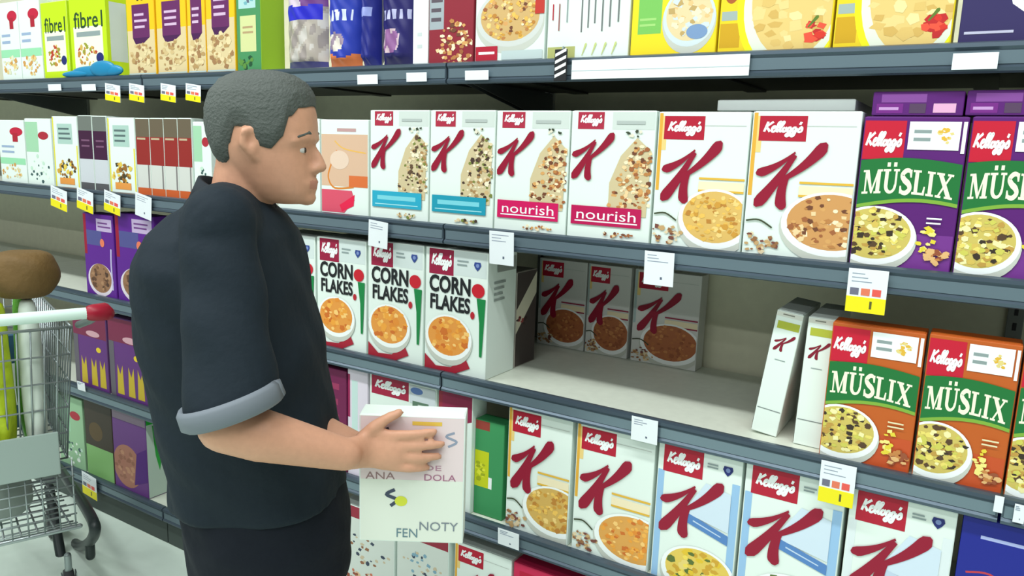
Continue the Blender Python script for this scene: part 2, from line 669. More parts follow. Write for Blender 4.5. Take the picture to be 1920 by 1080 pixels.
def d_granola_white(p):
    p.bowl(.5, .34, .48, .22, FLAKE_GOLD+GRANOLA_W, M(206, 170, 110), 110, .022, M(206, 210, 206))
    p.rect(0, .02, .34, .13, RED)
    p.lines(.06, .05, .3, .1, 1, BRIGHT, .4)
    p.rect(.4, .02, .98, .09, M(190, 206, 206))
    p.rect(.86, .36, 1, .62, M(190, 50, 40))


def d_nutrition(p):
    p.rect(0, 0, .36, .1, M(176, 180, 110))
    for i, u in enumerate((.42, .5, .58, .67, .76, .86)):
        p.rect(u, .2+.03*(i % 3), u+.018, .44, M(110, 116, 116))
        p.rect(u, .5, u+.018, .9, M(110, 116, 116))
    p.rect(.06, .3, .075, .42, RED)
    p.rect(.14, .22, .155, .42, M(150, 90, 90))
    p.rect(.24, .28, .255, .5, GREY)
    for k in range(4):
        p.petal((.45+.12*k, .03), (.5+.12*k, .12), .005, .02, M(196, 206, 130))


def d_yellow_green(p):
    p.rect(0, 0, 1, 1, YELLOW)
    p.rect(.08, .16, .36, .5, M(120, 190, 90))
    p.lines(.1, .2, .34, .28, 2, M(160, 210, 120), .4)
    p.bowl(.68, .26, .3, .2, [M(226, 190, 130), M(206, 216, 220), M(190, 160, 100), M(240, 226, 190)], M(226, 206, 160), 40, .03, M(206, 220, 224))
    p.oval(.78, .16, .12, .05, M(120, 150, 190))


def d_honey(p, big):
    p.rect(0, 0, 1, 1, M(236, 206, 30))
    p.rect(0, .04, .2, .2, M(206, 160, 20))
    p.rect(.02, .22, .2, .28, M(160, 176, 170))
    p.oval(.1, .45, .08, .12, M(170, 90, 40))
    p.oval(.62, .3, .46, .46, M(240, 236, 20))
    p.oval(.64, .3, .42, .42, M(226, 232, 214))
    p.oval(.66, .33, .37, .37, M(226, 196, 120))
    p.flakes(.66, .33, .35, .34, [M(232, 206, 136), M(220, 186, 108), M(240, 218, 156), M(210, 172, 92)], 46, .045)
    p.flakes(.86, .12, .09, .06, [M(214, 50, 36), M(230, 80, 56), M(190, 36, 36)], 12, .04)
    p.petal((.8, .15), (.88, .22), .01, .025, M(90, 120, 40))


def d_dark_puffs(p):
    p.rect(0, 0, 1, 1, M(48, 40, 92))
    p.poly([(.4, .34), (.46, .22), (.6, .16), (.8, .2), (1, .22), (1, .6), (.4, .6)], BRIGHT)
    p.poly([(.46, .34), (.52, .26), (.7, .22), (1, .26), (1, .6), (.46, .6)], M(110, 78, 58))
    p.flakes(.75, .4, .25, .14, PUFFS, 60, .025)
    p.rect(.05, .06, .5, .075, M(190, 190, 214))


def d_plum(p):
    p.rect(0, .8, 1, 1, M(110, 116, 110))
    p.rect(0, .42, 1, .8, M(62, 22, 56))
    p.rect(0, .1, 1, .42, M(200, 204, 210))
    p.rect(0, 0, 1, .1, M(84, 84, 88))
    p.lines(.2, .55, .8, .7, 2, M(120, 80, 110), .3)


def d_red_band(p):
    p.rect(0, .76, 1, 1, M(104, 92, 74))
    p.rect(0, .4, 1, .76, M(146, 40, 36))
    p.rect(0, .1, 1, .4, M(206, 208, 202))
    p.rect(.8, .1, .9, .4, M(120, 116, 116))
    p.rect(0, 0, 1, .1, M(196, 90, 40))
    p.lines(.1, .72, .8, .76, 1, M(190, 170, 140), .6)


def d_white_yellow(p):
    p.rect(0, 0, .06, 1, M(226, 216, 60))
    p.rect(.94, 0, 1, .6, M(226, 216, 60))
    p.rect(.2, .62, .8, .9, M(170, 200, 190))
    p.lines(.25, .66, .75, .86, 3, M(90, 110, 110), .4)
    p.flakes(.5, .25, .36, .16, [M(206, 160, 60), M(150, 100, 40), M(226, 196, 80), M(70, 60, 40)], 40, .04)
    p.rect(.2, .05, .8, .14, M(226, 150, 70))


def d_peach(p):
    p.rect(0, .3, 1, .85, M(214, 178, 150))
    p.lines(.35, .86, .8, .93, 1, M(190, 150, 150), .5)
    p.stroke([(.35, .68), (.2, .5), (.16, .38), (.3, .28), (.7, .3)], .02, M(214, 130, 50))
    p.stroke([(.3, .78), (.5, .7), (.95, .66)], .014, M(230, 180, 90))
    p.rect(.6, .3, 1, .42, M(214, 110, 56))
    p.oval(.4, .58, .2, .1, M(226, 200, 180))
    p.poly([(0, .26), (.66, .26), (.72, .16), (.5, .02), (0, .02)], M(214, 80, 104))
    p.poly([(.72, .22), (.7, .1), (.45, .03), (.4, .1)], M(226, 30, 74))


def d_white_red(p):
    p.oval(.7, .82, .25, .07, M(190, 30, 60))
    p.rect(.55, .66, .75, .8, M(170, 30, 50))
    p.lines(.1, .45, .6, .62, 2, M(150, 170, 200), .4)
    p.rect(0, .3, 1, .4, M(150, 214, 170))
    p.flakes(.45, .18, .4, .12, [M(226, 196, 130), M(206, 150, 80), M(220, 220, 190)], 30, .035)


def d_white_green(p):
    p.rect(0, .5, .5, .95, M(160, 206, 170))
    p.oval(.7, .75, .2, .06, M(170, 40, 56))
    p.flakes(.5, .25, .4, .2, [M(190, 220, 200), M(60, 90, 90), M(230, 240, 230)], 26, .035)


def d_purple_choc(p):
    p.rect(0, 0, 1, 1, M(92, 30, 140))
    p.rect(0, .5, .1, 1, M(150, 20, 50))
    p.rect(.1, .62, .6, .8, M(80, 80, 140))
    p.rect(.45, .8, .95, .95, M(190, 170, 206))
    p.lines(.5, .83, .92, .92, 2, M(110, 60, 130), .4)
    p.oval(.5, .2, .42, .2, M(220, 210, 220))
    p.oval(.5, .22, .36, .18, M(150, 110, 80))
    p.flakes(.5, .22, .32, .15, PUFFS+[M(170, 130, 96)], 40, .035)
    p.oval(.62, .66, .07, .05, M(226, 120, 90))
    p.stroke([(.9, .1), (.88, .4), (.9, .6)], .03, M(190, 180, 220))


def d_purple_yellow(p):
    p.rect(0, 0, 1, 1, M(96, 44, 120))
    p.rect(0, .7, 1, 1, M(120, 36, 70))
    p.oval(.6, .75, .2, .04, M(206, 160, 170))
    for u in (.2, .5, .75):
        p.poly([(u, .05), (u+.18, .05), (u+.16, .42), (u+.09, .3), (u+.02, .42)], M(196, 170, 40))
    p.oval(.75, .55, .07, .035, M(226, 196, 40))
    p.rect(0, .0, .15, .7, M(96, 90, 100))


def d_base_purple(p):
    p.rect(0, 0, 1, 1, M(106, 60, 130))
    p.rect(0, .85, 1, 1, M(150, 130, 150))
    p.oval(.4, .3, .42, .26, M(170, 116, 96))
    p.flakes(.4, .3, .34, .2, [M(190, 140, 110), M(150, 100, 80)], 30, .04)
    p.poly([(.6, .1), (1, .2), (1, .6), (.7, .5)], M(80, 30, 120))
    p.side = 'R'
    p.rect(0, 0, 1, 1, M(200, 220, 206))
    p.rect(0, .88, 1, 1, M(40, 190, 60))
    p.poly([(.25, .86), (.8, .86), (.65, .5), (.5, .3), (.35, .5)], M(60, 176, 76))
    p.side = 'F'


def d_lavender(p):
    p.rect(0, 0, 1, 1, M(222, 212, 226))
    p.rect(.2, .3, .5, .9, M(196, 220, 216))
    p.rect(0, .55, .12, .95, M(150, 20, 80))


def d_logo_e(p):
    p.logo(.03, .82, .6, .99, M(160, 20, 60))
    p.rect(.62, .82, 1, .97, M(206, 214, 220))
    p.oval(.72, .93, .09, .03, M(90, 120, 180))
    p.text('E', .66, .72, .9, .84, M(90, 120, 100), .02)
    p.rect(0, 0, 1, .68, M(226, 218, 206))
    p.oval(.25, .4, .12, .06, YELLOW)
    p.flakes(.45, .15, .36, .13, FLAKE_GOLD, 26, .035)


def d_maroon_white(p):
    p.rect(0, 0, 1, 1, WHITE)
    p.poly([(0, .66), (1, .78), (1, 1), (0, 1)], M(140, 30, 70))
    p.rect(0, .5, .12, 1, M(150, 40, 60))
    p.lines(.3, .3, .8, .5, 3, M(170, 180, 190), .3)


def d_green_small(p):
    p.rect(0, 0, 1, 1, M(60, 146, 90))
    p.rect(0, .9, .5, 1, M(150, 60, 50))
    p.rect(.0, .3, .5, .68, M(200, 206, 20))
    p.flakes(.2, .48, .16, .12, [M(160, 170, 20), M(226, 226, 60)], 12, .03)
    p.rect(.5, .3, .62, .42, BRIGHT)


def d_deep_blue(p):
    p.rect(0, 0, 1, 1, M(26, 36, 140))
    p.rect(.2, .88, .8, .9, M(170, 180, 226))
    p.stroke([(.1, .66), (.35, .68), (.6, .6)], .012, M(190, 60, 70))
    p.poly([(.0, .4), (.12, .5), (.2, .2), (.05, .1)], M(90, 150, 230))
    p.bowl(.6, .25, .35, .16, FLAKE_GOLD, M(206, 170, 100), 30, .03)


def d_held(p):
    p.rect(0, .5, 1, 1, M(224, 206, 208))
    p.rect(0, 0, 1, .5, M(220, 226, 214))
    p.oval(.16, .86, .1, .045, M(226, 190, 40))
    p.stroke([(.28, .9), (.2, .87), (.3, .83), (.22, .79)], .022, M(70, 74, 90))
    p.stroke([(.9, .88), (.82, .85), (.92, .81), (.84, .77)], .018, M(140, 150, 170))
    p.rect(.5, .93, .78, .96, M(226, 190, 80))
    p.text('ANA', .06, .5, .34, .555, M(150, 120, 120))
    p.text('DE', .62, .58, .78, .62, M(176, 130, 150))
    p.text('DOLA', .62, .5, .92, .55, M(160, 100, 130))
    p.stroke([(.34, .42), (.26, .38), (.36, .34), (.3, .29)], .026, M(60, 70, 90))
    p.oval(.4, .33, .06, .04, M(206, 214, 60))
    p.text('FEN', .36, .04, .56, .11, M(100, 130, 140))
    p.text('NOTY', .58, .1, .95, .17, M(120, 130, 140))


def d_stock(p, hue):
    p.rect(0, 0, 1, 1, M(214, 222, 214))
    p.rect(0, .86, 1, 1, M(150, 40, 60))
    p.flakes(.5, .55, .42, .2, [hue, M(60, 70, 90), M(206, 190, 160)], 30, .03)
    p.flakes(.5, .15, .4, .12, [M(206, 120, 90), M(226, 190, 150), M(150, 80, 60)], 24, .035)


# ------------------------------------------------------------------ the setting
Z1, Z2, Z3, Z4, Z5 = 1.7145, 1.308, 0.908, 0.521, 0.145      # top of each shelf board
DECKZ = {1: Z1, 2: Z2, 3: Z3, 4: Z4, 5: Z5}
YB = 2.135                                                    # face of the back panels
BAYS = [-5.045, -3.765, -2.48, -1.197, 0.085, 1.365]
mb = MB()
mb.face([(-9, -4, 0), (5, -4, 0), (5, 5, 0), (-9, 5, 0)], M(226, 243, 230, .32, 0, .04, 9, .5))
structure(mb.build('floor'))
PANEL = M(222, 222, 196, .55, 0, .02, 30)
mb = MB()
mb.box(BAYS[0]-.02, BAYS[-1]+.02, YB, YB+.04, 0, 2.35, PANEL, .002)
structure(mb.build('wall_back'))
for i, x in enumerate(BAYS):
    mb = MB()
    mb.box(x-.017, x+.017, YB-.012, YB, 0.0, 2.35, M(120, 126, 122, .45), .002)
    for k in range(60):
        mb.box(x-.004, x+.004, YB-.0128, YB-.0119, .12+k*.036, .138+k*.036, DARK, 0)
    structure(mb.build('trim_%d' % (i+1)))

CHAN = M(74, 88, 100, .3, .35)
CHAN_LIT = M(110, 128, 138, .28, .35)  # lighter copy of the rail grey: reflected ceiling light put into the colour
BOARD = M(206, 212, 198, .45, 0, .02, 40)
UNDER_SHADE = M(58, 60, 58, .5)  # same paint as the boards, darkened to paint in the shade beneath
LEVEL = {1: 'topmost', 2: 'second highest', 3: 'middle', 4: 'second lowest', 5: 'floor level'}
BAYNAME = ['in the farthest bay, at the left picture edge', 'in the bay behind the shopping cart', 'in the bay behind the man', 'in the bay with the empty gap', 'at the right edge of the picture']


def shelf(level, b):
    z = DECKZ[level]
    x0, x1 = BAYS[b]+.0025, BAYS[b+1]-.0025
    t = thing('gondola_shelf', '%s grey metal shelf %s' % (LEVEL[level], BAYNAME[b]), 'shelf', ((x0+x1)/2, 1.6, z))
    t['group'] = 'gondola shelves'
    hw = (x1-x0)/2
    ye = YB-1.6-.014
    mb = MB()
    mb.box(-hw, hw, .012, ye, -.006, 0, BOARD, .001)
    mb.build('shelf_board', t)
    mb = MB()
    mb.box(-hw+.01, hw-.01, .02, ye, -.03, -.0062, UNDER_SHADE, .002)
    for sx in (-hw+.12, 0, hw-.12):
        mb.box(sx-.025, sx+.025, .03, ye-.02, -.036, -.0302, UNDER_SHADE, .001)
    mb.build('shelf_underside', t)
    # the moulded price rail: a lip, a shallow hollow face and a rounded foot
    prof = [(.014, .003), (.002, .004), (-.006, .001), (-.007, -.006), (-.003, -.011), (-.002, -.036), (-.007, -.041), (-.006, -.047), (.002, -.05), (.014, -.048)]
    mb = MB()
    mb.loft([[Vector((x, y, zz)) for y, zz in prof] for x in (-hw, hw)], CHAN, True, False)
    mb.build('price_rail', t)
    mb = MB()
    mb.box(-hw+.004, hw-.004, -.0034, -.0025, -.035, -.0125, CHAN_LIT, 0)  # strip on the rail face carrying the painted highlight
    mb.build('rail_highlight', t)
    if level < 5:
        for sx in (-1, 1):
            mb = MB()
            q = [(sx*(hw-.008), y, zz) for y, zz in ((.05, -.032), (ye, -.032), (ye, -.11), (ye-.05, -.11))]
            q2 = [(x-sx*.003, y, zz) for x, y, zz in q]
            mb.loft([[Vector(p) for p in q], [Vector(p) for p in q2]], M(90, 96, 98, .4, .3), True, False)
            mb.build('bracket', t)
    else:
        mb = MB()
        mb.box(-hw, hw, .012, .03, -z+.001, -.051, M(66, 76, 72, .5), .001)
        mb.build('kick_plate', t)
    return t


for lv in (1, 2, 3, 4, 5):
    for b in range(5):
        shelf(lv, b)


# ------------------------------------------------------------------ cartons on the shelves
SEED = [10]


def carton(row, pl, pr, py, top, d, design, label, group, body=WHITE, Y=1.615, h=None, gap=.0015, name='cereal_box', cat='cereal box', args=()):
    z = DECKZ[row]
    xl, xr = at(pl, py, Y).x, at(pr, py, Y).x
    if h is None:
        h = min(at((pl+pr)/2, top, Y).z-z, .338 if row > 1 else 9)
    SEED[0] += 1
    p = Pack(xr-xl-gap, h-.0015, d, body, SEED[0])
    design(p, *args)
    o = p.build(name)
    o.location = ((xl+xr)/2, Y, z+.0004)
    return tag(o, label, cat, group)


G1 = 'packs on the top shelf'
carton(1, 0, 36, 70, 0, .07, d_white_red, 'white cereal box with a red mark, leftmost pack on the top shelf', G1, h=.3)
carton(1, 37, 77, 70, 0, .07, d_white_red, 'white cereal box with a red mark beside the first lime green box', G1, h=.3)
carton(1, 79, 128, 70, 0, .07, d_plain_fibre, 'narrow lime green fibre cereal box with a white lower half', G1, M(206, 226, 90), h=.28)
carton(1, 132, 200, 70, 0, .09, d_plain_fibre, 'wide lime green fibre cereal box left of the yellow boxes', G1, M(196, 224, 40), h=.29)
for (a, b, t, l) in ((239, 291, 8, 'yellow cereal box with a purple label, next to the lime green box'), (294, 350, 4, 'yellow cereal box with a purple label, second in its row of four'),
                     (352, 386, 2, 'narrowest yellow cereal box with a purple label, third in its row of four'), (387, 441, 0, 'tallest yellow cereal box with a purple label, beside the green box')):
    carton(1, a, b, 70, 0, .07, d_yellow_purple, l, G1, M(240, 190, 20), h=.3 if a < 380 else .33)
carton(1, 444, 490, 70, 0, .09, d_green_box, 'green box with a lime side between yellow boxes and bags', G1, M(150, 190, 40), h=.3)
carton(1, 774, 803, 60, 0, .15, lambda p: p.lines(.3, .1, .7, .3, 2, M(200, 210, 210), .3), 'narrow plain white box right of the navy bags', G1, BRIGHT, h=.3)
carton(1, 804, 888, 60, 0, .07, d_maroon_granola, 'maroon granola box with clusters printed at its foot', G1, M(140, 34, 50), h=.29)
carton(1, 891, 1022, 60, 0, .07, d_granola_white, 'white granola box with a bowl and small red corner logo', G1, h=.3)
carton(1, 1026, 1180, 60, 0, .07, d_nutrition, 'white box turned to show vertical lines of small print', G1, h=.3)
carton(1, 1183, 1344, 60, 0, .07, d_yellow_green, 'yellow box with a green panel and a small bowl', G1, YELLOW, h=.3)
carton(1, 1347, 1560, 60, 0, .07, d_honey, 'yellow flakes box with strawberry, beside the green panelled box', G1, YELLOW, h=.3, args=(0,))
carton(1, 1563, 1786, 60, 0, .07, d_honey, 'yellow flakes box with strawberry, beside the dark purple box', G1, YELLOW, h=.3, args=(1,))
carton(1, 1797, 2010, 60, 0, .07, d_dark_puffs, 'dark purple box with brown puffs in a white bowl', G1, M(48, 40, 92), h=.3)

G2 = 'cartons on the second shelf'
carton(2, 0, 48, 290, 225, .07, d_white_red, 'white cereal box with green band, leftmost on the second shelf', G2)
carton(2, 50, 98, 290, 222, .07, d_white_green, 'white and pale green box beside the yellow trimmed box', G2)
carton(2, 101, 147, 290, 218, .07, d_white_yellow, 'yellow trimmed white box left of the two plum boxes', G2)
carton(2, 149, 175, 290, 216, .09, d_plum, 'left one of two narrow boxes with a plum band', G2)
carton(2, 176, 202, 290, 217, .09, d_plum, 'right one of two narrow boxes with a plum band', G2)
carton(2, 204, 254, 290, 220, .07, d_white_yellow, 'yellow trimmed white box between plum and dark red banded boxes', G2)
for i, l in enumerate(('first', 'second', 'third', 'fourth')):
    carton(2, 256+26.2*i, 282+26.2*i, 290, 221, .09, d_red_band, '%s from left of four narrow boxes with a dark red band' % l, G2)
carton(2, 363, 396, 290, 228, .07, d_white_green, 'white and green box partly behind the back of the man\'s head', G2)
carton(2, 520, 600, 320, 222, .07, d_white_green, 'white box just in front of the man\'s face', G2)
carton(2, 602, 691, 320, 224, .07, d_peach, 'peach cereal box with a pink and red foot', G2)
carton(2, 694, 804, 310, 206, .06, d_k_small, 'white box with red letter and teal banner, beside the peach box', G2, args=(TEAL, None, False))
carton(2, 806, 927, 310, 206, .06, d_k_small, 'white box with red letter and teal banner, beside a pink banner box', G2, args=(M(24, 150, 176), None, False))
carton(2, 929, 1066, 310, 207, .06, d_k_small, 'white box with red letter and pink banner, beside a teal banner box', G2, args=(PINK, 'nourish', True))
carton(2, 1068, 1226, 310, 207, .06, d_k_small, 'white box with red letter and pink banner, beside the golden flakes box', G2, args=(M(186, 14, 82), 'nourish', True))
carton(2, 1228, 1400, 330, 209, .06, d_k_big, 'white box with big red letter over a bowl of golden flakes, second shelf', G2, args=(FLAKE_GOLD, M(220, 180, 100), (.7, .23, .4, .22)))
carton(2, 1402, 1606, 330, 208, .06, d_k_big, 'white box with big red letter over orange clusters, next to purple muesli', G2, args=(GRANOLA_W, M(206, 150, 90), (.82, .25, .46, .22)))
carton(2, 1609, 1806, 330, 218, .065, d_muesli, 'purple muesli box beside the white box with orange clusters', G2, PURPLE, args=(PURPLE, M(116, 50, 140)))
carton(2, 1809, 2010, 330, 218, .065, d_muesli, 'purple muesli box at the right edge of the picture', G2, PURPLE, args=(PURPLE, M(116, 50, 140)))


def lying(pl, pr, py, zb, th, d, Y, body, label, art=None):
    xl, xr = at(pl, py, Y).x, at(pr, py, Y).x
    SEED[0] += 1
    p = Pack(xr-xl, th, d, body, SEED[0])
    if art:
        art(p)
    o = p.build('cereal_box')
    o.location = ((xl+xr)/2, Y, zb+.0015)
    return tag(o, label, 'cereal box', 'boxes laid flat on top of others')


def d_lid(p):
    p.rect(.1, .55, .6, .9, M(130, 70, 150))
    p.rect(.05, .1, .35, .5, M(116, 34, 130))
    p.lines(.08, .2, .3, .4, 1, M(196, 150, 206), .6, 0)
    p.rect(.42, .1, .6, .5, M(84, 60, 90))
    p.rect(.68, .12, .92, .5, M(226, 170, 206))


ztop = at(1700, 218, 1.615).z
lying(1636, 1808, 195, ztop, .043, .27, 1.618, PURPLE, 'purple box lying flat on top of the first purple muesli box', d_lid)
lying(1812, 1990, 195, at(1900, 218, 1.615).z, .043, .27, 1.618, PURPLE, 'purple box lying flat above the purple muesli at right edge', d_lid)
lying(1345, 1604, 200, at(1500, 208, 1.615).z+.001, .022, .25, 1.65, BRIGHT, 'thin white carton lying flat on the big red letter boxes')

G3 = 'cartons on the middle shelf'
carton(3, 158, 214, 460, 402, .07, d_purple_choc, 'purple chocolate cereal box nearer the shopping cart, middle shelf', G3, M(92, 30, 140))
carton(3, 217, 290, 460, 402, .07, d_purple_choc, 'purple chocolate cereal box partly behind the man, middle shelf', G3, M(92, 30, 140))
for i, (a, b, t, l) in enumerate(((508, 592, 440, 'corn flakes box half hidden by the man\'s chest'), (595, 687, 448, 'corn flakes box second from the man\'s chest'),
                                  (690, 794, 454, 'corn flakes box third from the man\'s chest'), (797, 914, 462, 'corn flakes box on the rim of the empty gap'))):
    o = carton(3, a, b, 570, t, .14, d_corn, l, G3)

# what stands behind, inside the empty gap
p = Pack(.19, .27, .07, M(176, 170, 160), 77)
p.side = 'R'
p.rect(0, 0, 1, 1, M(70, 62, 60))
p.poly([(0, .35), (1, .75), (1, .98), (0, .6)], M(216, 212, 190))
p.flakes(.3, .5, .25, .06, [M(60, 40, 40), M(150, 60, 60)], 10, .02)
p.side = 'F'
o = p.build('cereal_box')
xr = at(918, 570, 1.615).x
o.location = (xr-.105, 1.765, Z3+.0004)
o.scale = (1, 1.55, 1)
tag(o, 'dark sided carton with a slanted pale stripe, behind the corn flakes by the gap', 'cereal box', G3)

for (a, b, l) in ((1008, 1097, 'white red letter box at back of the gap, beside the corn flakes side'), (1099, 1180, 'white red letter box in the middle of three at the gap\'s back'),
                  (1186, 1312, 'white red letter box nearest the bare panel at the gap\'s back')):
    carton(3, a, b, 590, 0, .06, d_k_big, l, 'boxes at the back of the gap', h=.275, Y=2.055, body=M(214, 216, 212),
           args=([M(176, 106, 60), M(196, 130, 76), M(150, 84, 50)], M(170, 100, 60), (.6, .24, .46, .22), M(150, 40, 70), M(170, 190, 190)))


def spine(pb, py, lean, label, Y, wdt=.055):
    SEED[0] += 1
    p = Pack(wdt, .278, .19, WHITE, SEED[0])
    p.rect(0, .955, 1, 1, M(214, 216, 206))
    p.lines(.25, .965, .75, .985, 1, M(130, 130, 120), .5)
    p.rect(.12, .86, .95, .92, M(176, 184, 60))
    p.letter_k(.14, .68, .88, .82, M(130, 16, 44))
    p.rect(.3, .61, .7, .616, GREY)
    p.rect(.05, .2, .95, .206, M(120, 130, 130))
    p.side = 'L'
    p.rect(.0, .02, 1, .98, M(220, 214, 206))
    p.rect(.55, .0, 1, .45, M(170, 110, 84))
    p.letter_k(.3, .4, .85, .75, KRED)
    p.side = 'F'
    o = p.build('cereal_box')
    c = at(pb, py, Y)
    lift = wdt/2*math.sin(abs(lean))
    o.location = (c.x, Y, Z3+lift+.0006)
    o.rotation_euler = (0, lean, 0)
    return tag(o, label, 'cereal box', 'boxes standing edge on')


spine(1432, 806, .115, 'white box edge on, leaning over beside the empty gap', 1.66)
spine(1512, 836, .02, 'white box edge on, upright against the orange muesli box', 1.645)
GM = 'muesli boxes on the middle shelf'
OR2 = M(196, 80, 36)
carton(3, 1546, 1723, 745, 612, .065, d_muesli, 'orange muesli box touching the upright edge-on box', GM, ORANGE, args=(ORANGE, OR2, CREAM))
carton(3, 1726, 1904, 755, 634, .065, d_muesli, 'orange muesli box second from the edge-on boxes', GM, ORANGE, args=(ORANGE, OR2, CREAM))
carton(3, 1907, 2080, 755, 650, .065, d_muesli, 'orange muesli box cut off by the right picture edge', GM, ORANGE, args=(ORANGE, OR2, CREAM))

G4 = 'cartons on the second lowest shelf'
carton(4, 138, 200, 640, 590, .07, d_purple_yellow, 'purple box with yellow shapes standing behind the cart handle end', G4, M(96, 60, 110))
carton(4, 203, 272, 640, 600, .07, d_purple_yellow, 'purple box with yellow shapes right beside the man\'s back', G4, M(96, 60, 110))
carton(4, 596, 650, 760, 690, .07, lambda p: (p.rect(0, 0, 1, 1, M(110, 24, 74)), p.lines(.1, .3, .9, .9, 4, M(150, 50, 90), .4)), 'maroon box just above the man\'s forearm', G4, M(110, 24, 74))
carton(4, 652, 690, 760, 694, .07, d_lavender, 'narrow lavender white box beside the maroon box', G4, M(222, 212, 226))
carton(4, 693, 818, 780, 700, .07, d_logo_e, 'white box with red logo and letter E behind the held box', G4)
carton(4, 821, 886, 790, 716, .07, d_maroon_white, 'white box with a slanted maroon top right of the letter E box', G4)
carton(4, 890, 945, 850, 790, .05, d_green_small, 'green box with a yellow patch, set back on the shelf', G4, M(60, 146, 90), Y=1.63)
carton(4, 950, 1070, 890, 770, .06, d_k_big, 'white red letter box with golden flakes, next to the green box, lower shelf', G4, args=(FLAKE_GOLD, M(210, 170, 90), (.78, .24, .5, .2)))
carton(4, 1076, 1224, 920, 798, .06, d_k_big, 'white red letter box with orange flakes on the lower shelf', G4, args=(FLAKE_ORANGE, M(220, 160, 80), (.8, .2, .5, .2)))
carton(4, 1228, 1388, 940, 832, .06, d_k_blue, 'blue trimmed white box beside the lower orange flakes box', G4)
carton(4, 1391, 1583, 960, 878, .06, d_k_blue, 'blue trimmed white box below the yellow price tag', G4)
carton(4, 1587, 1794, 990, 920, .06, d_k_blue, 'blue trimmed white box beside the deep blue box', G4, args=(M(190, 206, 226), M(226, 200, 90), M(220, 230, 232)))
carton(4, 1800, 2000, 1010, 985, .06, d_deep_blue, 'deep blue cereal box in the lower right corner', G4, M(26, 36, 140))

G5 = 'cartons on the floor level shelf'
carton(5, 112, 158, 830, 745, .07, d_white_green, 'pale green box beside the shopping cart, floor level shelf', G5, M(150, 190, 150))
carton(5, 162, 212, 840, 755, .07, lambda p: (p.rect(0, .4, 1, 1, M(60, 50, 40)), p.rect(0, .0, 1, .4, M(130, 180, 110)), p.oval(.4, .6, .25, .12, M(90, 70, 40))),
       'dark brown and green box on the floor level shelf', G5, M(70, 60, 50))
carton(5, 214, 276, 860, 770, .1, d_base_purple, 'purple box with a green topped side at the man\'s back, floor level shelf', G5, M(106, 60, 130))
carton(5, 640, 740, 1010, 0, .07, d_stock, 'white carton beside the man\'s apron on the floor level shelf', G5, h=.28, args=(M(150, 100, 70),))
carton(5, 744, 842, 1030, 0, .07, d_stock, 'white carton below the held box on the floor level shelf', G5, h=.28, args=(M(130, 170, 190),))
carton(5, 852, 960, 1050, 0, .06, d_k_big, 'white red letter box on the floor level shelf', G5, h=.285, args=(FLAKE_GOLD, M(210, 170, 90)))
carton(5, 963, 1085, 1060, 0, .06, lambda p: (p.rect(0, 0, 1, 1, M(206, 40, 84)), p.logo(.1, .74, .8, .93, M(190, 24, 60)), p.letter_k(.1, .3, .8, .72, BRIGHT)),
       'pink cereal box in the bottom row beside a white one', G5, M(206, 40, 84), h=.285)


# ------------------------------------------------------------------ bags on the top shelf
def bag(pl, pr, py, h, art, label, body, depth=.075, Y=1.62):
    """a pillow pouch with crimped seals at foot and head"""
    xl, xr = at(pl, py, Y).x, at(pr, py, Y).x
    wv = (xr-xl)/2-.002
    SEED[0] += 1
    rnd = random.Random(SEED[0])
    nx, nz = 30, 46
    mb = MB()

    def P(i, k, s):
        u, v = i/nx*2-1, k/nz
        bulge = max(0.0, (1-abs(u)**2.6))*(min(1, v*7+.25)*min(1, (1-v)*5+.05))
        wr = .004*math.sin(9*u+13*v+s*2)*math.sin(7*v*3+u*2)
        y = depth/2+s*(depth/2*bulge+wr*bulge)
        nar = 1-.05*math.sin(v*math.pi*5)**2*.5-.04*(v > .93)
        return Vector((u*wv*nar, y, h*v))
    vs, fs = [], []
    for s in (-1, 1):
        b = len(vs)
        for k in range(nz+1):
            for i in range(nx+1):
                vs.append(P(i, k, s))
        for k in range(nz):
            for i in range(nx):
                a = b+k*(nx+1)+i
                q = (a, a+1, a+nx+2, a+nx+1)
                fs.append(q if s < 0 else q[::-1])
    b = len(mb.v)
    mb.v += [tuple(v) for v in vs]
    half = nx*nz
    for j, f in enumerate(fs):
        jj = j % half
        u, v = (jj % nx+.5)/nx, (jj//nx+.5)/nz
        mb.f.append(f)
        mb.fm.append(mb.mi(art(u, v, rnd) if j < half else body))
        mb.smooth.append(True)
    o = mb.build('snack_bag')
    o.location = ((xl+xr)/2, Y, DECKZ[1]+.001)
    return tag(o, label, 'bag', 'bags on the top shelf')


def wob(u, v, k):
    return math.sin(u*11+k)*math.sin(v*17+k*2.3)+.6*math.sin(u*23-v*19+k)


def a_ribbon(u, v, r):
    if .5 < v < .64+.02*math.sin(9*u) and .1 < u < .92:
        return M(40, 40, 190, .35)
    if v > .64:
        return M(206, 190, 206, .35) if u+v*.3 < .75 else M(110, 60, 130, .35)
    if v < .09:
        return M(70, 70, 130, .35)
    q = wob(u, v, 1)
    return M(150, 140, 136, .35) if q < -.3 else (M(176, 166, 156, .35) if q < .5 else M(196, 190, 184, .35))


def a_blue(u, v, r):
    if v < .13+.03*math.sin(u*8):
        return M(214, 120, 70, .35)
    if .46 < v < .6 and .12 < u < .88 and math.sin(u*34+v*6) > -.1 and abs(v-.53) < .055:
        return M(214, 220, 240, .35)
    if (u-.42)**2*4+(v-.27)**2*30 < .25:
        return M(226, 216, 206, .35) if wob(u, v, 2) > 0 else M(150, 130, 150, .35)
    return M(44, 62, 170, .35)


